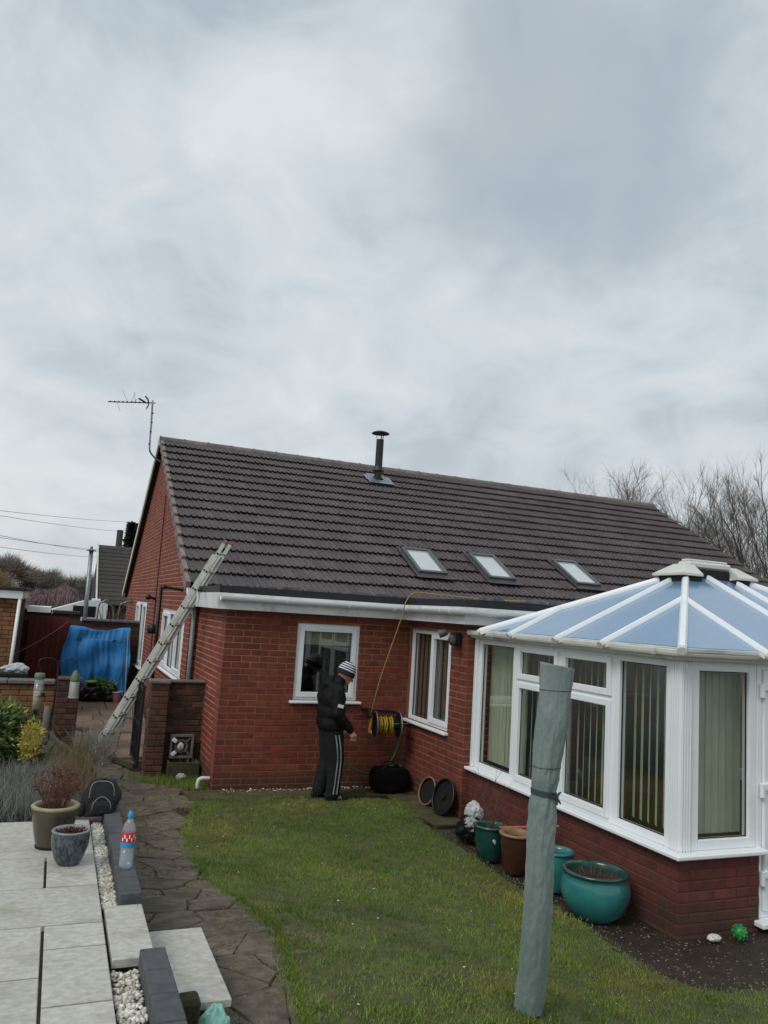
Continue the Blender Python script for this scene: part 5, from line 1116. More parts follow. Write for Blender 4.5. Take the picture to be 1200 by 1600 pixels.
twigs(MB(), (-.53, 8.75, .5), 10, .5, .6, .008, 4, 3).build('stems', 'twig', sb, kind='stuff')
sy = thing('golden_shrub', 'small yellow-leaved shrub in front of the low brick wall', 'shrub', (-.10, 8.4, .5))
leafcloud('crown', 'leaf_yellow', sy, (-.10, 8.4, .76), (.10, .10, .20), 1300, .032, .45, .3, .3); twigs(MB(), (-.10, 8.4, .5), 10, .3, .5, .004).build('stems', 'twig', sy, kind='stuff')
sg_ = thing('low_plant', 'low broad-leaved green plant at the foot of the yellow shrub', 'plant', (-.08, 8.6, .5)); leafcloud('leaves', 'leaf_green', sg_, (-.10, 8.6, .56), (.16, .14, .08), 260, .11, .4, .5, .2)
tw = thing('twiggy_shrub', 'bare grey twiggy shrub overhanging the path at the foot of the ladder', 'shrub', (.52, 9.6, .38))
twigs(MB(), (.50, 9.5, .36), 70, .52, .9, .0028, 5, 5, .2, .12).build('twigs', 'twig_grey', tw, kind='stuff'); twigs(MB(), (.62, 10.0, .22), 60, .55, .9, .0028, 5, 5, .25, .12).build('twigs', 'twig_grey', tw, kind='stuff')
leafcloud('dead_leaves', 'twig_grey', tw, (.56, 9.7, .55), (.27, .36, .18), 500, .016, .6, .1, .1)
dr_ = thing('dry_grass', 'straggly dry brown plant between the rucksack and the lavender', 'plant', (.25, 7.2, .6))
n = 2500; V, F = blades(n, rng.uniform(.05, .46, n), rng.uniform(6.3, 8.6, n), .70-.062*rng.uniform(.7, 2.9, n), .05, .17, .002, 1.1); npmesh('stalks', V, F, 'dry_stalk' if 'dry_stalk' in MATS else 'twig', dr_)
twigs(MB(), (.28, 6.9, .61), 30, .22, .8, .002, 4, 3, base_r=.14).build('stems', 'twig_red', dr_, kind='stuff')
# ---- bird feeder station and dish
fd = thing('feeder_pole', 'thin black bird feeder pole with curled arms in the flower bed', 'pole', (.09, 11.3, .33))
MB().tube([(.09, 11.3, .3), (.10, 11.3, 1.30)], .011, 8).build('pole', 'black_metal', fd)
MB().tube(bez([(.10, 11.3, 1.22), (.05, 11.3, 1.31), (-.05, 11.3, 1.33), (-.13, 11.3, 1.30), (-.14, 11.3, 1.23), (-.11, 11.3, 1.19)], 6), .006, 5).build('arm', 'black_metal', fd)
MB().tube(bez([(.10, 11.3, 1.22), (.16, 11.3, 1.30), (.25, 11.3, 1.32), (.32, 11.3, 1.28), (.33, 11.3, 1.21), (.30, 11.3, 1.19)], 6), .006, 5).build('arm', 'black_metal', fd)
f1_ = thing('bird_feeder', 'clear tube bird feeder with seed and green lid on the left arm', 'bird feeder', (-.11, 11.28, .62)); c_ = (-.11, 11.28, .60)
MB().lathe([(.058, .0), (.058, .46)], 20, c_).build('tube', 'clear_plastic', f1_, smooth=True); MB().lathe([(.052, .01), (.052, .30)], 16, c_).build('seed', 'seed', f1_, smooth=True)
MB().lathe([(.063, .46), (.065, .47), (.065, .52), (.05, .535), (0, .537)], 20, c_).build('lid', 'feeder_green', f1_, smooth=True); MB().tube([(-.11, 11.28, 1.135), (-.11, 11.29, 1.2)], .004, 4).build('hanger', 'black_metal', f1_)
for z, dx in ((.28, .05), (.06, -.02)): MB().beam((-.11+dx, 11.22, .6+z), (-.11+dx+.02, 11.16, .6+z-.01), .03, .05).build('port', 'black_plastic', f1_); MB().tube([(-.17+dx, 11.2, .6+z-.03), (-.05+dx, 11.2, .6+z-.03)], .005, 5).build('perch', 'black_plastic', f1_)
f2_ = thing('bird_feeder', 'mesh bird feeder with green acorn-shaped lid on the right arm', 'bird feeder', (.32, 11.28, .85)); c_ = (.32, 11.28, .84)
MB().lathe([(.058, 0), (.06, .01), (.06, .2), (.058, .205)], 20, c_).build('mesh_cage', 'mesh_grey', f2_, smooth=True); MB().lathe([(.064, .20), (.064, .215), (.055, .26), (.035, .315), (.012, .345), (0, .348)], 20, c_).build('lid', 'feeder_green', f2_, smooth=True); MB().lathe([(.066, -.012), (.066, .004)], 20, c_).build('base', 'mesh_grey', f2_); MB().tube([(.32, 11.28, 1.185), (.31, 11.29, 1.21)], .004, 4).build('hanger', 'black_metal', f2_)
ds = thing('bird_dish', 'rusty scalloped metal dish on a thin stem beside the bed', 'bird bath', (.49, 11.55, 0)); m_ = MB(); n = 32
for rr, zz in ((.02, .36), (.07, .365), (.11, .39)):
    for k in range(n): a = 2*math.pi*k/n; r_ = rr*(1+.14*math.cos(8*a)*(rr > .1)); m_.v.append((.49+r_*math.cos(a), 11.55+r_*math.sin(a), zz))
m_.f = [(j*n+k, j*n+(k+1) % n, (j+1)*n+(k+1) % n, (j+1)*n+k) for j in range(2) for k in range(n)]+[tuple(range(n))]; m_.build('dish', 'rust', ds); MB().tube([(.49, 11.55, .36), (.47, 11.55, 0)], .006, 6).build('stem', 'rust', ds)
# ---- gate pier, screen wall, gate, screen block, planter
_bo = [mesh_only(MB().box(-.1075, .1075, -.006+random.uniform(-.003, .003), .095, 0, .065, .006), 'brick', 'brick_old') for _ in range(5)]
_bb = [mesh_only(MB().box(-.1075, .1075, -.006+random.uniform(-.003, .003), .095, 0, .065, .006), 'brick', 'brick_buff') for _ in range(4)]
pr = thing('gate_pier', 'weathered dark brick gate pier beside the black gate', 'pier', (1.295, 10.42, 0))
MB().box(1.19, 1.40, 10.31, 10.53, -.05, 1.13).build('core', 'mortar_old', pr)
for k in range(15):
    z = .0+k*.075; off = k % 2
    if off: inst('brick', random.choice(_bo), pr, (1.295, 10.305, z), (0, 0, 0), (1.0, 1, 1)); inst('brick', random.choice(_bo), pr, (1.185, 10.47, z), (0, 0, -math.pi/2), (.55, 1, 1))
    else:
        inst('brick', random.choice(_bo), pr, (1.24, 10.305, z), (0, 0, 0), (.48, 1, 1)); inst('brick', random.choice(_bo), pr, (1.352, 10.305, z), (0, 0, 0), (.48, 1, 1)); inst('brick', random.choice(_bo), pr, (1.185, 10.425, z), (0, 0, -math.pi/2), (1, 1, 1))
MB().box(1.165, 1.42, 10.28, 10.55, 1.131, 1.175, .012).build('coping', 'concrete', pr)
sw = thing('screen_wall', 'short dark old brick wall joining the gate pier to the kitchen wall', 'wall', (1.64, 10.6, 0))
MB().box(1.401, XA-.004, 10.50, 10.6, -.05, 1.12).build('core', 'mortar_old', sw)
for k, r in enumerate(courses(1.405, XA-.006, 0, 1.13, [])): inst('brick', random.choice(_bo), sw, ((r[0]+r[1])/2, 10.497, r[2]), (0, 0, 0), ((r[1]-r[0])/.215, 1, 1))
MB().box(1.421, XA-.004, 10.46, 10.62, 1.131, 1.165, .01).build('coping', 'concrete', sw)
gt = thing('gate', 'black iron gate standing open beside the brick pier', 'gate', (1.12, 10.9, .05))
for y in (10.57, 11.42): MB().beam((1.13, y, .06), (1.13, y, 1.08), .03, .04, up=(0, 1, 0)).build('stile', 'black_metal', gt)
for z in (.10, .58, 1.03): MB().beam((1.13, 10.57, z), (1.13, 11.42, z), .022, .04).build('rail', 'black_metal', gt)
for k in range(9): MB().tube([(1.13, 10.66+k*.085, .1), (1.13, 10.66+k*.085, 1.09)], .008, 6).build('bar', 'black_metal', gt)
MB().beam((1.10, 10.6, .08), (.86, 11.3, .06), .04, .06).build('drop_bolt', 'sleeper', gt)
sk_ = thing('screen_block', 'square grey ornamental screen block with white petals leaning on the wall', 'block', (1.63, 10.38, .22)); m_ = MB(); bx0, bz0, bs = 1.485, .215, .29
ring(TM('x', 10.36), m_, bx0, bx0+bs, bz0, bz0+bs, .028, 0, .08, .004); m_.build('frame', 'concrete', sk_)
cc = (bx0+bs/2, bz0+bs/2)
MB().tube([(cc[0]+.07*math.cos(a), 10.40, cc[1]+.07*math.sin(a)) for a in np.arange(20)*math.pi/10], .016, 6, closed=True).build('ring', 'concrete', sk_)
for a in (math.pi/4, 3*math.pi/4, 5*math.pi/4, 7*math.pi/4): MB().beam((cc[0]+.075*math.cos(a), 10.40, cc[1]+.075*math.sin(a)), (cc[0]+.18*math.cos(a), 10.40, cc[1]+.18*math.sin(a)), .05, .022, up=(-math.sin(a), 0, math.cos(a))).build('rib', 'concrete', sk_)
wp = MB()
for a, l0, l1 in ((2.45, .09, .155), (3.85, .09, .16), (3.14, .02, .05)): wp.beam((cc[0]+l0*math.cos(a), 10.352, cc[1]+l0*math.sin(a)), (cc[0]+l1*math.cos(a), 10.352, cc[1]+l1*math.sin(a)), .02, .05, up=(-math.sin(a), 0, math.cos(a)), c=.008)
wp.lathe([(0, 0), (.05, 0)], 20, (0, 0, 0)) if False else None
wp.ell((cc[0]-.012, 10.38, cc[1]), (.042, .02, .05), 14, 8); wp.build('white_petals', 'white_plain', sk_)
MB().box(bx0+.02, bx0+bs-.02, 10.43, 10.438, bz0+.02, bz0+bs-.02).build('backing', 'mortar_old', sk_)
plb = thing('planter_box', 'dark rotten planter box under the screen block', 'planter', (1.63, 10.3, 0))
for y0, y1 in ((10.18, 10.205), (10.42, 10.445)): MB().box(1.46, 1.84, y0, y1, .0, .20, .005).build('side_board', 'sleeper', plb)
for x0 in (1.46, 1.815): MB().box(x0, x0+.025, 10.206, 10.419, .0, .20, .005).build('end_board', 'sleeper', plb)
MB().box(1.49, 1.81, 10.21, 10.415, .02, .16).build('soil', 'compost', plb); twigs(MB(), (1.72, 10.25, .15), 16, .12, 1.2, .004, 3, 1, .2, .08).build('weeds', 'twig_grey', plb, kind='stuff')
crumple((1.62, 10.12, .04), (.055, .04, .04), 31, .4).build('stone', 'pebble', plb)
lw_ = MB(); n = 3500; x = rng.uniform(1.0, 1.85, n); y = rng.uniform(9.6, 10.35, n); kk = (y > 10.35-(x-.95)*1.1-.12) | (rng.random(n) < .0); V, F = blades(int(kk.sum()), x[kk], y[kk], np.full(kk.sum(), -.01), .03, .09, .004, 1); tag(npmesh('weeds', V, F, 'grass'), 'grassy weeds growing round the foot of the gate pier', 'grass', kind='stuff')
# ---- low buff wall and pier on the left
lwl = thing('garden_wall', 'low buff brick garden wall with stone coping behind the shrubs', 'wall', (-.7, 12.15, 0))
MB().box(-1.7, .10, 12.11, 12.25, -.05, .88).build('core', 'mortar_old', lwl)
for r in courses(-1.7, .10, 0, .88, []): inst('brick', random.choice(_bb), lwl, ((r[0]+r[1])/2, 12.105, r[2]), (0, 0, 0), ((r[1]-r[0])/.215, 1, 1))
for k in range(3): MB().box(-1.72+k*.605, -1.12+k*.605, 12.06, 12.31, .905, .965, .012).build('coping', 'concrete', lwl)
MB().tube([(.02, 12.03, .05), (.03, 12.03, .62)], .05, 12).build('clay_pipe', 'concrete', lwl, smooth=True)
lp_ = thing('wall_pier', 'square brown brick pier at the end of the low garden wall', 'pier', (.27, 12.1, 0)); MB().box(.125, .415, 12.0, 12.28, -.05, .97).build('core', 'mortar_old', lp_)
for k in range(13):
    z = k*.075; s_ = (.74, .52) if k % 2 else (.52, .74); x = .12
    for w in s_: inst('brick', random.choice(_bo), lp_, (x+w*.215/2, 11.995, z), (0, 0, 0), (w, 1, 1)); x += w*.215+.012
    inst('brick', random.choice(_bo), lp_, (.12, 12.14, z), (0, 0, -math.pi/2), (1.2, 1, 1))
MB().box(.11, .43, 11.98, 12.3, .976, 1.01, .01).build('cap', 'brick_old', lp_)
# ---- end of the yard: wall, fence, tarpaulin, sacks, crate
bw = thing('boundary_wall', 'tall old brick wall with mossy coping at the end of the side yard', 'wall', (.2, 18.8, 0))
MB().box(-2.4, 1.75, 18.62, 18.82, -.05, 1.6).box(-2.4, .5, 18.621, 18.819, 1.6, 1.72).build('core', 'mortar_old', bw); b_ = MB()
for r in courses(-2.4, 1.75, 0, 1.6, []): brick_stuff(b_, 'x', 18.615, r, .004)
b_.build('brickwork', 'brick_old', bw, kind='stuff'); 
for k in range(5): MB().box(-2.4+k*.58, -1.83+k*.58, 18.56, 18.88, 1.721, 1.80, .015).build('coping', 'sleeper', bw)
for k in range(2): MB().box(.53+k*.62, 1.13+k*.61, 18.56, 18.88, 1.601, 1.66, .015).build('coping', 'concrete', bw)
fp = thing('fence_panel', 'dark red-brown timber fence panel left of the blue tarpaulin', 'fence', (-.15, 18.4, 0))
for k in range(7): MB().box(-.52+k*.115, -.41+k*.115, 18.36+.008*(k % 2), 18.38+.008*(k % 2), .0, 1.66+random.uniform(-.01, .01), .003).build('board', 'timber_red', fp)
for z in (.3, 1.3): MB().box(-.52, .29, 18.39, 18.43, z, z+.07).build('rail', 'timber_red', fp)
tpn = thing('tarpaulin', 'bright blue tarpaulin draped over a frame at the end of the yard', 'tarpaulin', (.9, 18.1, 0)); m_ = MB(); nu, nv = 60, 44
for j in range(nv+1):
    t = j/nv
    for i in range(nu+1):
        s = i/nu
        if t < .12: y, z = 18.45-(t/.12)*.35, 1.50+.02*math.sin(s*9)
        else:
            q_ = (t-.12)/.88; hem = .10+.32*math.exp(-((s-.5)/.28)**2)+.05*math.sin(s*11); z = 1.50-(1.50-hem)*q_; y = 18.10-.12*q_+(.028*math.sin(s*26+q_*2.2)+.03*math.sin(s*11+1.3*q_))*(.25+q_)+.012*math.sin(s*47-q_*9)*q_-.02*math.sin(q_*13+s*7)
        y += .022*(MN.ridged_multi_fractal(Vector((s*13, t*1.6, 2)), .8, 2.2, 4, 1, 2)-1.2)*min(1, t*4); x = .30+1.24*s-.10*(1-s)*math.sin(t*2.6)*(.4+.6*math.sin(t*3))*1.0+.02*math.sin(t*9+s*3)+.03*t*s; z -= .05*math.sin(s*math.pi)*(t < .3); m_.v.append((x, y, z))
m_.f = [(j*(nu+1)+i, j*(nu+1)+i+1, (j+1)*(nu+1)+i+1, (j+1)*(nu+1)+i) for j in range(nv) for i in range(nu)]; m_.build('sheet', 'tarp_blue', tpn, smooth=True)
fr_ = MB(); 
for x in (.36, 1.48): fr_.beam((x, 18.2, 0), (x, 18.2, 1.47), .04, .04, up=(0, 1, 0))
fr_.beam((.36, 18.2, 1.46), (1.48, 18.2, 1.46), .04, .04); fr_.build('frame', 'timber_red', tpn)
tag(MB().tube([(1.46, 17.86, 1.47), (1.53, 17.86, .0)], .012, 6).build('stick', 'bag_white'), 'thin pale stick leaning at the right edge of the tarpaulin', 'stick')
sk2 = thing('rubbish_sack', 'dark green refuse sacks slumped below the tarpaulin', 'sack', (1.0, 17.6, 0))
crumple((.82, 17.6, .17), (.26, .2, .22), 41, .35, flatz=.0).build('body', 'binbag', sk2); crumple((1.15, 17.65, .15), (.2, .18, .2), 43, .35, flatz=0.).build('fold', 'binbag', sk2)
gp = thing('cut_foliage', 'bright green leaves spilling over the refuse sacks', 'plant', (1.05, 17.5, .3)); leafcloud('leaves', 'leaf_bright' if 'leaf_bright' in MATS else 'leaf_green', gp, (1.05, 17.52, .36), (.24, .12, .07), 160, .12, .3, .1, .1); crumple((.80, 17.45, .42), (.1, .06, .025), 51, .4).build('lime_bag', 'lime_bag' if 'lime_bag' in MATS else 'lime_trim', gp)
pot('plant_pot', 'small pink pot beside the sacks at the end of the yard', 'plant pot', (1.34, 17.5, .012), [(.07, 0), (.09, .1), (.1, .2)], 'pink' if 'pink' in MATS else 'bag_white', 'bag_white', .17, .08, n=16)
cr = thing('crate', 'black plastic crate with crumpled clear sheeting behind the low wall', 'crate', (-.55, 13.6, 0)); m_ = MB(); ring(TM('x', 13.4), m_, -.86, -.30, .0, .92, .05, 0, .03); m_.box(-.83, -.33, 13.41, 13.42, .05, .87); m_.box(-.85, -.31, 13.44, 13.9, .0, .9, .01); m_.build('body', 'black_plastic', cr); crumple((-.5, 13.6, .97), (.16, .14, .07), 61, .6).build('sheeting', 'bag_white', cr)
tag(MB().tube(hangcurve((-.75, 14.9, 1.02), (.28, 18.35, 1.6), .06), .005, 4).build('washing_line', 'terracotta'), 'thin orange line strung from the garage to the fence', 'line')
stp = thing('step_ladder_frame', 'small grey folding steps standing behind the ladder foot', 'steps', (1.1, 12.3, 0))
for a, b in (((1.0, 12.3, 0), (1.12, 12.35, .62)), ((1.22, 12.2, 0), (1.16, 12.35, .62)), ((1.05, 12.75, 0), (1.12, 12.4, .62))): MB().tube([a, b], .014, 6).build('leg', 'steel', stp)
for z in (.22, .42): MB().box(1.02, 1.2, 12.28, 12.36, z, z+.02).build('tread', 'steel', stp)
# ================================================================ the person by the kitchen window
mat('jacket', L(10, 10, 11), L(6, 6, 7), .75, 8, bump=.5, bscale=30, spec=.3)
mat('trousers', L(9, 10, 12), L(6, 6, 8), .85, 12, bump=.25, bscale=26)
mat('stripe_grey', L(150, 152, 156), rough=.8)
mat('skin', L(196, 140, 116), L(170, 112, 92), .55, 12, spec=.4)
mat('shoe', L(34, 34, 37), L(22, 22, 24), .5, 12)
def stripemat(name, a, b, freq):
    m = bpy.data.materials.new(name); m.use_nodes = True; t = m.node_tree; MATS[name] = m; p = t.nodes['Principled BSDF']; p.inputs['Roughness'].default_value = .9
    tc_ = t.nodes.new('ShaderNodeTexCoord'); mp_ = t.nodes.new('ShaderNodeMapping'); w = t.nodes.new('ShaderNodeTexWave'); w.bands_direction = 'Z'; w.inputs['Scale'].default_value = freq; w.inputs['Distortion'].default_value = .6; w.inputs['Detail'].default_value = 1
    r = t.nodes.new('ShaderNodeValToRGB'); r.color_ramp.interpolation = 'CONSTANT'; r.color_ramp.elements[0].color = (*a, 1); r.color_ramp.elements[1].color = (*b, 1); r.color_ramp.elements[1].position = .55
    t.links.new(tc_.outputs['Object'], w.inputs[0]); t.links.new(w.outputs['Fac'], r.inputs[0]); t.links.new(r.outputs[0], p.inputs['Base Color'])
stripemat('beanie', L(20, 22, 34), L(212, 214, 220), 11.5)
PX, PY, PZ = 3.105, 8.95, .02
man = thing('person', 'person in a black jacket, striped beanie and tracksuit trousers standing at the kitchen wall', 'person', (PX, PY, PZ))
Q = lambda x, y, z: Vector((PX+x, PY+y, PZ+z))
def capsule(mb, p, q, r0, r1, n=12):
    p, q = Vector(p), Vector(q); d = (q-p).normalized(); pts, rs = [], []
    for k in range(4): a = math.pi/2*(k+.15)/4; pts.append(p-d*r0*math.cos(a)); rs.append(r0*math.sin(a))
    for k in range(5): t = k/4; pts.append(p.lerp(q, t)); rs.append(r0+(r1-r0)*t)
    for k in range(3, -1, -1): a = math.pi/2*(k+.15)/4; pts.append(q+d*r1*math.cos(a)); rs.append(r1*math.sin(a))
    return mb.tube(pts, rs, n)
def remesh(mb, name, m, parent, vox=.012, it=6, disp=0, label=None):
    o = mb.build(name, m, parent, label=label); md = o.modifiers.new('r', 'REMESH'); md.mode = 'VOXEL'; md.voxel_size = vox; s = o.modifiers.new('s', 'SMOOTH'); s.factor = .5; s.iterations = it
    if disp:
        tx = bpy.data.textures.new('fold', 'CLOUDS'); tx.noise_scale = .07; d = o.modifiers.new('d', 'DISPLACE'); d.texture = tx; d.strength = disp; d.mid_level = .5
    dg = bpy.context.evaluated_depsgraph_get(); me = bpy.data.meshes.new_from_object(o.evaluated_get(dg)); o.modifiers.clear(); o.data = me
    me.polygons.foreach_set('use_smooth', [True]*len(me.polygons)); return o
RS, RE, RW = Q(-.01, -.185, 1.23), Q(-.02, -.245, .985), Q(.165, -.225, .79)
LS, LE, LW_ = Q(.0, .185, 1.22), Q(.04, .25, 1.0), Q(.20, .19, .83)
HP = math.radians(33); HM = Matrix.Rotation(HP, 3, 'Y'); HC = Q(.145, 0, 1.425)
RK, RA = Q(.05, -.085, .44), Q(.035, -.085, .08); LK_, LA = Q(.01, .09, .44), Q(-.075, .09, .08)
b = MB()
capsule(b, Q(0, -.06, .80), Q(0, .06, .80), .10, .10); capsule(b, Q(-.0, 0, .80), Q(-.01, 0, 1.1), .10, .11); capsule(b, Q(-.02, -.11, 1.2), Q(-.02, .11, 1.2), .085, .085)
capsule(b, Q(.0, 0, 1.24), Q(.10, 0, 1.36), .058, .055)
b.ell(HC, (.098, .076, .112), 20, 14, HM); b.ell(HC+HM @ Vector((.045, 0, -.075)), (.052, .05, .05), 14, 10, HM)
capsule(b, HC+HM @ Vector((.088, 0, -.005)), HC+HM @ Vector((.112, 0, -.035)), .010, .016, 8)
b.ell(HC+HM @ Vector((.085, 0, .018)), (.018, .045, .012), 10, 6, HM); b.ell(HC+HM @ Vector((.088, 0, -.068)), (.014, .026, .008), 10, 6, HM); b.ell(HC+HM @ Vector((.087, 0, -.084)), (.014, .022, .008), 10, 6, HM)
for sg in (-1, 1): b.ell(HC+HM @ Vector((-.01, sg*.076, -.015)), (.02, .012, .032), 10, 8, HM)
for s_, e_, w_ in ((RS, RE, RW), (LS, LE, LW_)): capsule(b, s_, e_, .052, .042); capsule(b, e_, w_, .04, .027)
for w_, sg in ((RW, -1), (LW_, 1)):        # hands: palm, four fingers and thumb, loosely curled
    pc = w_+Vector((.028, 0, -.05)); capsule(b, w_, pc, .027, .033); capsule(b, pc+Vector((-.018, 0, 0)), pc+Vector((.02, 0, -.004)), .026, .026)
    for k in range(4):
        f0 = pc+Vector((-.026+.018*k, sg*.004, -.022)); ln2 = (.034, .042, .044, .040)[k]; f1 = f0+Vector((.006, 0, -ln2*.75)); f2 = f1+Vector((-.002, -sg*.02, -ln2*.42)); f3 = f2+Vector((-.004, -sg*.022, ln2*.0))
        capsule(b, f0, f1, .0098, .0088, 8); capsule(b, f1, f2, .0088, .008, 8); capsule(b, f2, f3, .008, .007, 8)
    t0 = pc+Vector((.026, -sg*.004, .012)); t1 = t0+Vector((.016, -sg*.016, -.026)); t2 = t1+Vector((-.002, -sg*.010, -.026)); capsule(b, t0, t1, .012, .0105, 8); capsule(b, t1, t2, .0105, .0085, 8)
for h_, k_, a_ in ((Q(0, -.09, .78), RK, RA), (Q(0, .09, .78), LK_, LA)): capsule(b, h_, k_, .085, .058); capsule(b, k_, a_, .055, .04); capsule(b, a_+Vector((-.03, 0, -.045)), a_+Vector((.13, 0, -.05)), .032, .026)
remesh(b, 'body', 'skin', man, .0075, 3)
for sg in (-1, 1): MB().ell(HC+HM @ Vector((.089, sg*.03, .002)), (.008, .011, .007), 10, 6, HM).build('eye', 'shoe', man)
j = MB(); capsule(j, Q(-.015, -.075, .865), Q(-.015, .075, .865), .150, .150, 16); capsule(j, Q(-.02, -.075, .99), Q(-.02, .075, .99), .150, .150, 16); capsule(j, Q(-.025, -.095, 1.14), Q(-.025, .095, 1.14), .145, .145, 16); capsule(j, Q(-.02, -.12, 1.23), Q(-.02, .12, 1.23), .098, .098, 14)
capsule(j, Q(-.0, 0, 1.24), Q(.06, 0, 1.325), .085, .082); capsule(j, Q(-.085, -.06, 1.30), Q(-.085, .06, 1.30), .062, .062); capsule(j, Q(-.11, 0, 1.25), Q(-.05, 0, 1.35), .06, .05)
for s_, e_, w_ in ((RS, RE, RW), (LS, LE, LW_)): capsule(j, s_, e_, .083, .075); capsule(j, e_, w_+Vector((-.012, 0, .014)), .074, .048)
jo = remesh(j, 'jacket', 'jacket', man, .010, 14, .014)
for w_, e_ in ((RW, RE), (LW_, LE)): d = (w_-e_).normalized(); MB().tube([w_-d*.03, w_+d*.004], [.040, .036], 14).build('cuff', 'trousers', jo)
pt = MB(); c_ = RS.lerp(RE, .62)+Vector((.005, -.083, 0)); pt.beam(c_+Vector((-.032, .004, .008)), c_+Vector((.034, -.0, -.006)), .006, .036); pt.build('sleeve_patch', 'white_plain', jo)
tr = MB(); capsule(tr, Q(0, -.065, .80), Q(0, .065, .80), .132, .132, 14)
for h_, k_, a_ in ((Q(0, -.085, .76), RK, RA), (Q(0, .085, .76), LK_, LA)): capsule(tr, h_, k_, .118, .098); capsule(tr, k_, a_+Vector((0, 0, -.012)), .096, .082)
tro = remesh(tr, 'trousers', 'trousers', man, .010, 7, .012)
for off in (-.012, .028):
    m_ = MB(); pts_ = [Q(.0+off, -.209, .74), Q(.03+off, -.205, .6), RK+Vector((off, -.100, .02)), RK.lerp(RA, .5)+Vector((off, -.094, 0)), RA+Vector((off-.005, -.088, .0))]; pp = bez(pts_, 8)
    for p in pp: m_.v += [(p.x-.006, p.y, p.z), (p.x+.006, p.y, p.z), (p.x+.006, p.y+.012, p.z), (p.x-.006, p.y+.012, p.z)]
    for i in range(len(pp)-1): m_.f += [(4*i+a, 4*i+(a+1) % 4, 4*i+4+(a+1) % 4, 4*i+4+a) for a in range(4)]
    m_.build('side_stripe', 'stripe_grey', tro)
for a_ in (RA, LA):
    s_ = MB(); capsule(s_, a_+Vector((-.04, 0, -.035)), a_+Vector((.05, 0, -.03)), .046, .046); capsule(s_, a_+Vector((.05, 0, -.05)), a_+Vector((.155, 0, -.058)), .044, .034); so_ = remesh(s_, 'shoe', 'shoe', man, .009, 3)
    f_ = MB(); z0 = PZ; f_.prism([(a_.x-.085, a_.y-.032), (a_.x+.06, a_.y-.046), (a_.x+.16, a_.y-.036), (a_.x+.19, a_.y), (a_.x+.16, a_.y+.036), (a_.x+.06, a_.y+.046), (a_.x-.085, a_.y+.032)], z0-.002, z0+.022); f_.build('sole', 'black_rubber', so_)
    for k in range(3): MB().beam(a_+Vector((.035+k*.022, -.047, -.028)), a_+Vector((.055+k*.022, -.040, -.062)), .007, .01).build('shoe_stripe', 'bag_white', so_)
h = MB().ell((0, 0, 0), (.112, .093, .118), 24, 16); hv = []; hf = []
hat = bpy.data.objects.new('beanie', bpy.data.meshes.new('beanie')); 
cut = [(x, y, z if z > -.02 else -.02) for x, y, z in h.v]; hat.data.from_pydata(cut, [], h.f); hat.data.materials.append(MATS['beanie']); hat.data.polygons.foreach_set('use_smooth', [True]*len(h.f)); C.objects.link(hat); hat.parent = man
hat.location = HC+HM @ Vector((-.014, 0, .018))-Vector((PX, PY, PZ)); hat.rotation_euler = (0, HP-.22, 0)
bd = MB().lathe([(.108, -.05), (.114, -.04), (.116, -.01), (.112, .004)], 24, cap=False, sy=.84); bdo = bpy.data.objects.new('hat_band', bpy.data.meshes.new('hat_band')); bdo.data.from_pydata(bd.v, [], bd.f); bdo.data.materials.append(MATS['fabric_navy']); C.objects.link(bdo); bdo.parent = hat; bdo.data.polygons.foreach_set('use_smooth', [True]*len(bd.f))
# ================================================================ beyond the garden
mat('bark', L(88, 81, 72), L(64, 58, 51), .9, 8, bump=.5, rnd=.1)
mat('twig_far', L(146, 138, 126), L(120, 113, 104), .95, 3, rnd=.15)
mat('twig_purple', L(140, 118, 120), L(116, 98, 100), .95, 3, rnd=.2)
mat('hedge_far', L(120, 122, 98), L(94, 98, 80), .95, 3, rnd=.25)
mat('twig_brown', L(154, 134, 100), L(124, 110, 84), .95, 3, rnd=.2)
mat('conifer', L(44, 62, 48), L(30, 44, 36), .9, 6, rnd=.3)
mat('wire_grey', L(96, 98, 100), rough=.7)
mat('van_white', L(222, 226, 226), L(206, 210, 210), .3, 3)
mat('dark_glass', L(30, 36, 40), rough=.08, spec=.8)
# garage on the left
gr = thing('garage', 'buff brick garage with white fascia and black flat roof at the left edge', 'garage', (-2.3, 17, 0))
MB().box(-4.2, -.63, 15.0, 18.5, -.05, 2.03).build('wall', 'mortar_old', gr); b_ = MB()
for r in courses(-4.2, -.63, 0, 2.03, []): brick_stuff(b_, 'x', 14.996, r)
for r in courses(15.0, 18.5, 0, 2.03, [], 1): brick_stuff(b_, 'y', 0, r) if False else None
b_.build('brickwork', 'brick_buff', gr, kind='stuff')
MB().box(-4.3, -.56, 14.9, 18.6, 2.031, 2.17, .006).build('fascia', 'upvc', gr); MB().box(-4.35, -.52, 14.86, 18.65, 2.171, 2.225, .01).build('roof', 'felt', gr)
MB().tube([(-.60, 14.93, 2.03), (-.64, 14.93, .1)], .03, 8).build('downpipe', 'upvc', gr, smooth=True)
MB().box(-.5, -.1, 16.0, 17.2, 1.80, 1.9).build('porch_roof', 'upvc', gr)
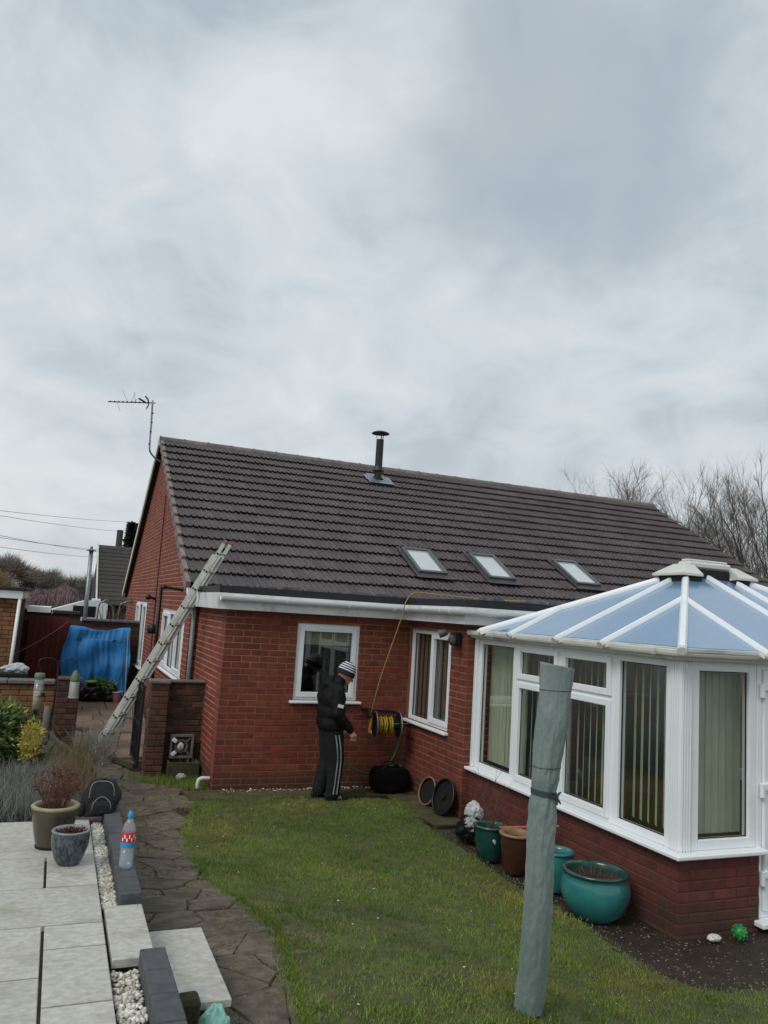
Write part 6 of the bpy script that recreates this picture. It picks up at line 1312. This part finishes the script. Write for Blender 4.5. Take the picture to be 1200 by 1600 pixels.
# white camper beyond the wall
vn = thing('camper_van', 'white camper van showing its roof over the boundary wall', 'van', (.9, 32.5, 0))
vb = MB(); vb.prism([(-.7, .35), (1.75, .35), (1.75, 1.86), (1.5, 1.96), (.9, 1.93), (-.1, 1.58), (-.6, 1.4)], 31.5, 33.5, axis=1); vb.build('body', 'van_white', vn)
MB().box(.55, 1.35, 31.485, 31.498, 1.35, 1.75, .004).build('side_window', 'dark_glass', vn); MB().box(1.2, 1.5, 31.9, 32.6, 1.961, 2.04, .02).build('roof_vent', 'van_white', vn)
for x in (-.1, 1.3): MB().tube([(x, 31.48, .34), (x, 31.7, .34)], .33, 18).build('wheel', 'black_rubber', vn)
ar = thing('plant_arch', 'pale metal arches bound with climber stems above the boundary wall', 'arch', (1.2, 21, 0))
for x0, x1 in ((.95, 1.33), (1.45, 1.9)): MB().tube(bez([(x0, 21, .2), (x0, 21, 1.8), (x0+.1, 21, 2.02), ((x0+x1)/2, 21, 2.06), (x1-.1, 21, 1.95), (x1, 21, 1.7), (x1+.02, 21, .2)], 6), .02, 7).build('hoop', 'steel', ar, smooth=True)
twigs(MB(), (1.42, 21, .2), 26, 1.9, .18, .022, 6, 3, base_r=.2).build('climber', 'bark', ar, kind='stuff')
# grey flue pole, telegraph pole and wires
fpole = thing('flue_pole', 'slim grey metal flue pipe with a small cap beyond the wall', 'pole', (.94, 30, 0))
MB().tube([(.97, 30, 0), (.92, 30, 3.72)], .075, 12).build('pipe', 'steel', fpole, smooth=True); MB().lathe([(.16, 3.72), (.17, 3.75), (.05, 3.80), (.05, 3.88), (0, 3.89)], 16, (.92, 30, 0)).build('cap', 'steel', fpole)
tpole = thing('telegraph_pole', 'dark wooden telegraph pole behind the neighbouring roof', 'pole', (2.74, 45, 0)); MB().tube([(2.70, 45, 0), (2.74, 45, 5.75)], .17, 10).build('post', 'bark', tpole)
wl = ('highest overhead wire at the left', 'second overhead wire from the top', 'third overhead wire from the top', 'fourth overhead wire from the top', 'lowest overhead wire at the left')
def ext(p, q, k): p, q = Vector(p), Vector(q); return p+(p-q)*k, q
for i, (p, q) in enumerate((((-1.88, 26, 4.6), (3.42, 45, 6.25)), ((-1.87, 26, 4.45), (2.72, 45, 5.68)), ((-1.8, 26, 3.86), (2.0, 45, 4.5)), ((-1.8, 26, 3.8), (2.72, 45, 4.6)), ((-1.76, 26, 3.52), (2.0, 45, 4.2)))):
    p, q = ext(p, q, .5); tag(MB().tube(hangcurve(p, q, .12), .009, 4).build('overhead_wire', 'wire_grey'), wl[i]+' crossing the sky', 'wire', 'overhead wires')
mat('tile_dark', L(64, 58, 54), L(46, 42, 40), .85, 9, rnd=.1, wv=.2)
# neighbour's house
nh = thing('neighbour_house', 'neighbouring house with dark tiled roof glimpsed past the gable', 'house', (6, 42, 0))
MB().box(2.0, 11, 37.2, 46, 0, 1.75).build('wall', 'brick_old', nh); rfb = MB(); rfb.prism([(36.8, 1.75), (46.4, 1.75), (41.6, 4.6)], 1.62, 11.3, axis=0); rfo = rfb.build('roof', 'tile_dark', nh)
rt = MB()
for k in range(15):
    y0 = 36.75+k*.32; z0 = 1.77+k*.19; rt.add([(1.6, y0, z0+.05), (11.3, y0, z0+.05), (11.3, y0+.36, z0+.23), (1.6, y0+.36, z0+.23), (1.6, y0, z0), (11.3, y0, z0)], [(0, 1, 2, 3), (4, 5, 1, 0)])
rt.build('tile_courses', 'tile_dark', rfo, kind='stuff'); MB().beam((1.56, 36.7, 1.72), (1.56, 41.6, 4.64), .06, .22, up=(0, -.5, .86)).build('bargeboard', 'upvc_old', nh)
# ---- trees
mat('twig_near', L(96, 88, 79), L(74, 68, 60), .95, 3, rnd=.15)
def bare_tree(label, x, y, h, spread, seed, trunk_r=.16, m='bark', m2='twig_near', grp=None, levels=4, fork=.22, stems=1, name='bare_tree', dens=1.0):
    rr = random.Random(seed); t = thing(name, label, 'tree', (x, y, 0), grp); big, small = MB(), MB()
    def grow(p, d, l, r, lev):
        n = 4 if lev < 2 else 3; pts = [p]; 
        for k in range(n): d = (d+Vector((rr.gauss(0, .10+.03*lev), rr.gauss(0, .10+.03*lev), .05 if lev else .03))).normalized(); pts.append(pts[-1]+d*l/n)
        e_ = r*(.55 if lev < levels else .3); (big if lev < 2 else small).tube(pts, [r+(e_-r)*k/n for k in range(n+1)], 6 if lev < 2 else 3, cap=False)
        if lev >= levels: return
        nb_ = rr.randint(3, 4) if lev else rr.randint(4, 6)
        if lev == levels-1: nb_ = int((9+rr.randint(0, 4))*dens)
        for b in range(nb_):
            k = rr.uniform(.35, 1) if lev else rr.uniform(fork, 1); i = min(int(k*n), n-1); q = pts[i].lerp(pts[i+1], k*n-i); a = rr.uniform(0, 6.283); o = d.orthogonal().normalized(); o = (o*math.cos(a)+d.cross(o)*math.sin(a)); sp = spread*rr.uniform(.6, 1.15)
            grow(q, (d+o*sp).normalized(), l*rr.uniform(.5, .72), (e_+(r-e_)*(1-k)*.5)*.62, lev+1)
        grow(pts[-1], d, l*.62, e_, lev+1)
    for s in range(stems): grow(Vector((x+rr.gauss(0, .15)*(stems > 1), y+rr.gauss(0, .15)*(stems > 1), -.1)), Vector((rr.gauss(0, .12)*stems, rr.gauss(0, .12)*stems, 1)).normalized(), h*.42, trunk_r/stems**.5, 0)
    big.build('trunk', m, t); small.build('crown', m2, t)
    return t
G = 'bare trees behind the bungalow'
for lab, x, y, h, sp, sd_, r_, st in (
    ('small rounded bare tree rising behind the ridge left of the others', 26.4, 34.5, 11.5, .85, 11, .13, 2),
    ('thin bare tree just right of the small rounded one', 28.6, 36.0, 11.9, .8, 21, .12, 2),
    ('bare tree directly above the right end of the ridge', 30.6, 35, 12.2, .75, 12, .15, 3),
    ('multi-stemmed bare tree above the right verge of the roof', 32.4, 33, 11.9, .7, 13, .16, 3),
    ('wide bare tree behind the right verge', 34.2, 35.5, 12.7, .75, 22, .16, 3),
    ('tall bare tree with upright branches near the right edge', 35.6, 33.0, 13.0, .62, 14, .18, 3),
    ('tallest bare tree at the far right edge', 37.6, 32.5, 13.8, .62, 15, .18, 3),
    ('bare tree partly out of frame at the right', 39.8, 33, 13.6, .65, 16, .18, 3)):
    bare_tree(lab, x, y, h, sp, sd_, r_, grp=G, stems=st, dens=1.1)
def twig_mass(name, label, x, y, z0, rad, n, m, cat='tree', droop=False, trunk=.2, ln=.9, grp=None):
    t = thing(name, label, cat, (x, y, 0), grp)
    u = rng.normal(size=(n, 3)); u /= np.linalg.norm(u, axis=1)[:, None]; u[:, 2] = np.abs(u[:, 2])*1.0-.25; r_ = rng.uniform(.25, 1, n)**.6
    bump = 1+.16*np.sin(u[:, 0]*6+x)+.12*np.sin(u[:, 1]*9+u[:, 2]*7); p = np.array([x, y, z0])+u*r_[:, None]*bump[:, None]*np.array(rad)
    d = u+rng.normal(0, .35, (n, 3)); 
    if droop: d = u*.25+rng.normal(0, .12, (n, 3)); d[:, 2] -= .9
    else: d[:, 2] += .35
    d /= np.linalg.norm(d, axis=1)[:, None]; l = ln*rng.uniform(.5, 1.2, n)[:, None]; s = np.cross(d, rng.normal(size=(n, 3))); s /= np.linalg.norm(s, axis=1)[:, None]; w = .018*y/60
    V = np.stack([p-s*w, p+s*w, p+d*l], 1).reshape(-1, 3); npmesh('crown', V, np.arange(3*n).reshape(-1, 3), m, t); MB().tube([(x, y, -.1), (x+.1, y, z0+rad[2]*.4)], [trunk, trunk*.4], 7).build('trunk', 'bark', t); return t
twig_mass('weeping_tree', 'purple-brown weeping tree beyond the boundary wall', .1, 58, 1.6, (2.0, 1.8, 1.35), 5200, 'twig_purple', droop=True, ln=1.5)
twig_mass('weeping_tree', 'smaller purple weeping tree left of the larger one', -2.3, 60, 1.3, (1.1, 1.2, 1.2), 2400, 'twig_purple', droop=True, ln=1.3)
G2 = 'distant bare trees on the left skyline'
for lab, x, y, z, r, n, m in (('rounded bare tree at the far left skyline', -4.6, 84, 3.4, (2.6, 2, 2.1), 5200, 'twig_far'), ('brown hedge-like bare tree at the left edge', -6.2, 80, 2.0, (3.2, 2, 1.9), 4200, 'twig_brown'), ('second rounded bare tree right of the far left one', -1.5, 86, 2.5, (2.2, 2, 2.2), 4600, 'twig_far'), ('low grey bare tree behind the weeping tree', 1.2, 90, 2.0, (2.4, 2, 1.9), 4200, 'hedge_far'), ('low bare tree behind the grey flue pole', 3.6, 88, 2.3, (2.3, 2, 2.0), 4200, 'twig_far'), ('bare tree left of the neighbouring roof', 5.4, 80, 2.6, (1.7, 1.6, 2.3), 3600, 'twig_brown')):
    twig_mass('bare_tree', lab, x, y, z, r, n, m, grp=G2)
twig_mass('hedge', 'dark ivy hedge just beyond the boundary wall', -.4, 40, .9, (1.2, .8, .7), 2600, 'hedge_far', cat='hedge', ln=.3)
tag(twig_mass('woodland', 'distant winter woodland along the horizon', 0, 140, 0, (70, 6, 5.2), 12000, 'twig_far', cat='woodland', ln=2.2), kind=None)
cf = thing('conifer', 'dark evergreen conifer beside the telegraph pole', 'tree', (3.75, 50, 0))
MB().tube([(3.75, 50, 0), (3.75, 50, 6.3)], [.16, .03], 7).build('trunk', 'bark', cf); n = 3600; tz = rng.uniform(.12, 1, n)**.9; zc_ = tz*6.6; aa = rng.uniform(0, 6.283, n); rad = (1.05-tz)*1.05*(.7+.3*np.sin(aa*5+tz*31))*rng.uniform(.3, 1, n); p = np.stack([3.75+rad*np.cos(aa), 50+rad*np.sin(aa), zc_], -1); d = np.stack([np.cos(aa), np.sin(aa), rng.uniform(-.4, .5, n)], -1)*.4; s = rng.normal(size=(n, 3))*.09; npmesh('crown', np.stack([p-s, p+s, p+d], 1).reshape(-1, 3), np.arange(3*n).reshape(-1, 3), 'conifer', cf)
cf = thing('conifer', 'smaller rounded evergreen left of the conifer', 'tree', (2.95, 49, 0)); leafcloud('crown', 'conifer', cf, (2.95, 49, 3.2), (.75, .7, 1.5), 2600, .25, .5, .2, .2); MB().tube([(2.95, 49, 0), (2.95, 49, 3)], [.14, .06], 7).build('trunk', 'bark', cf)
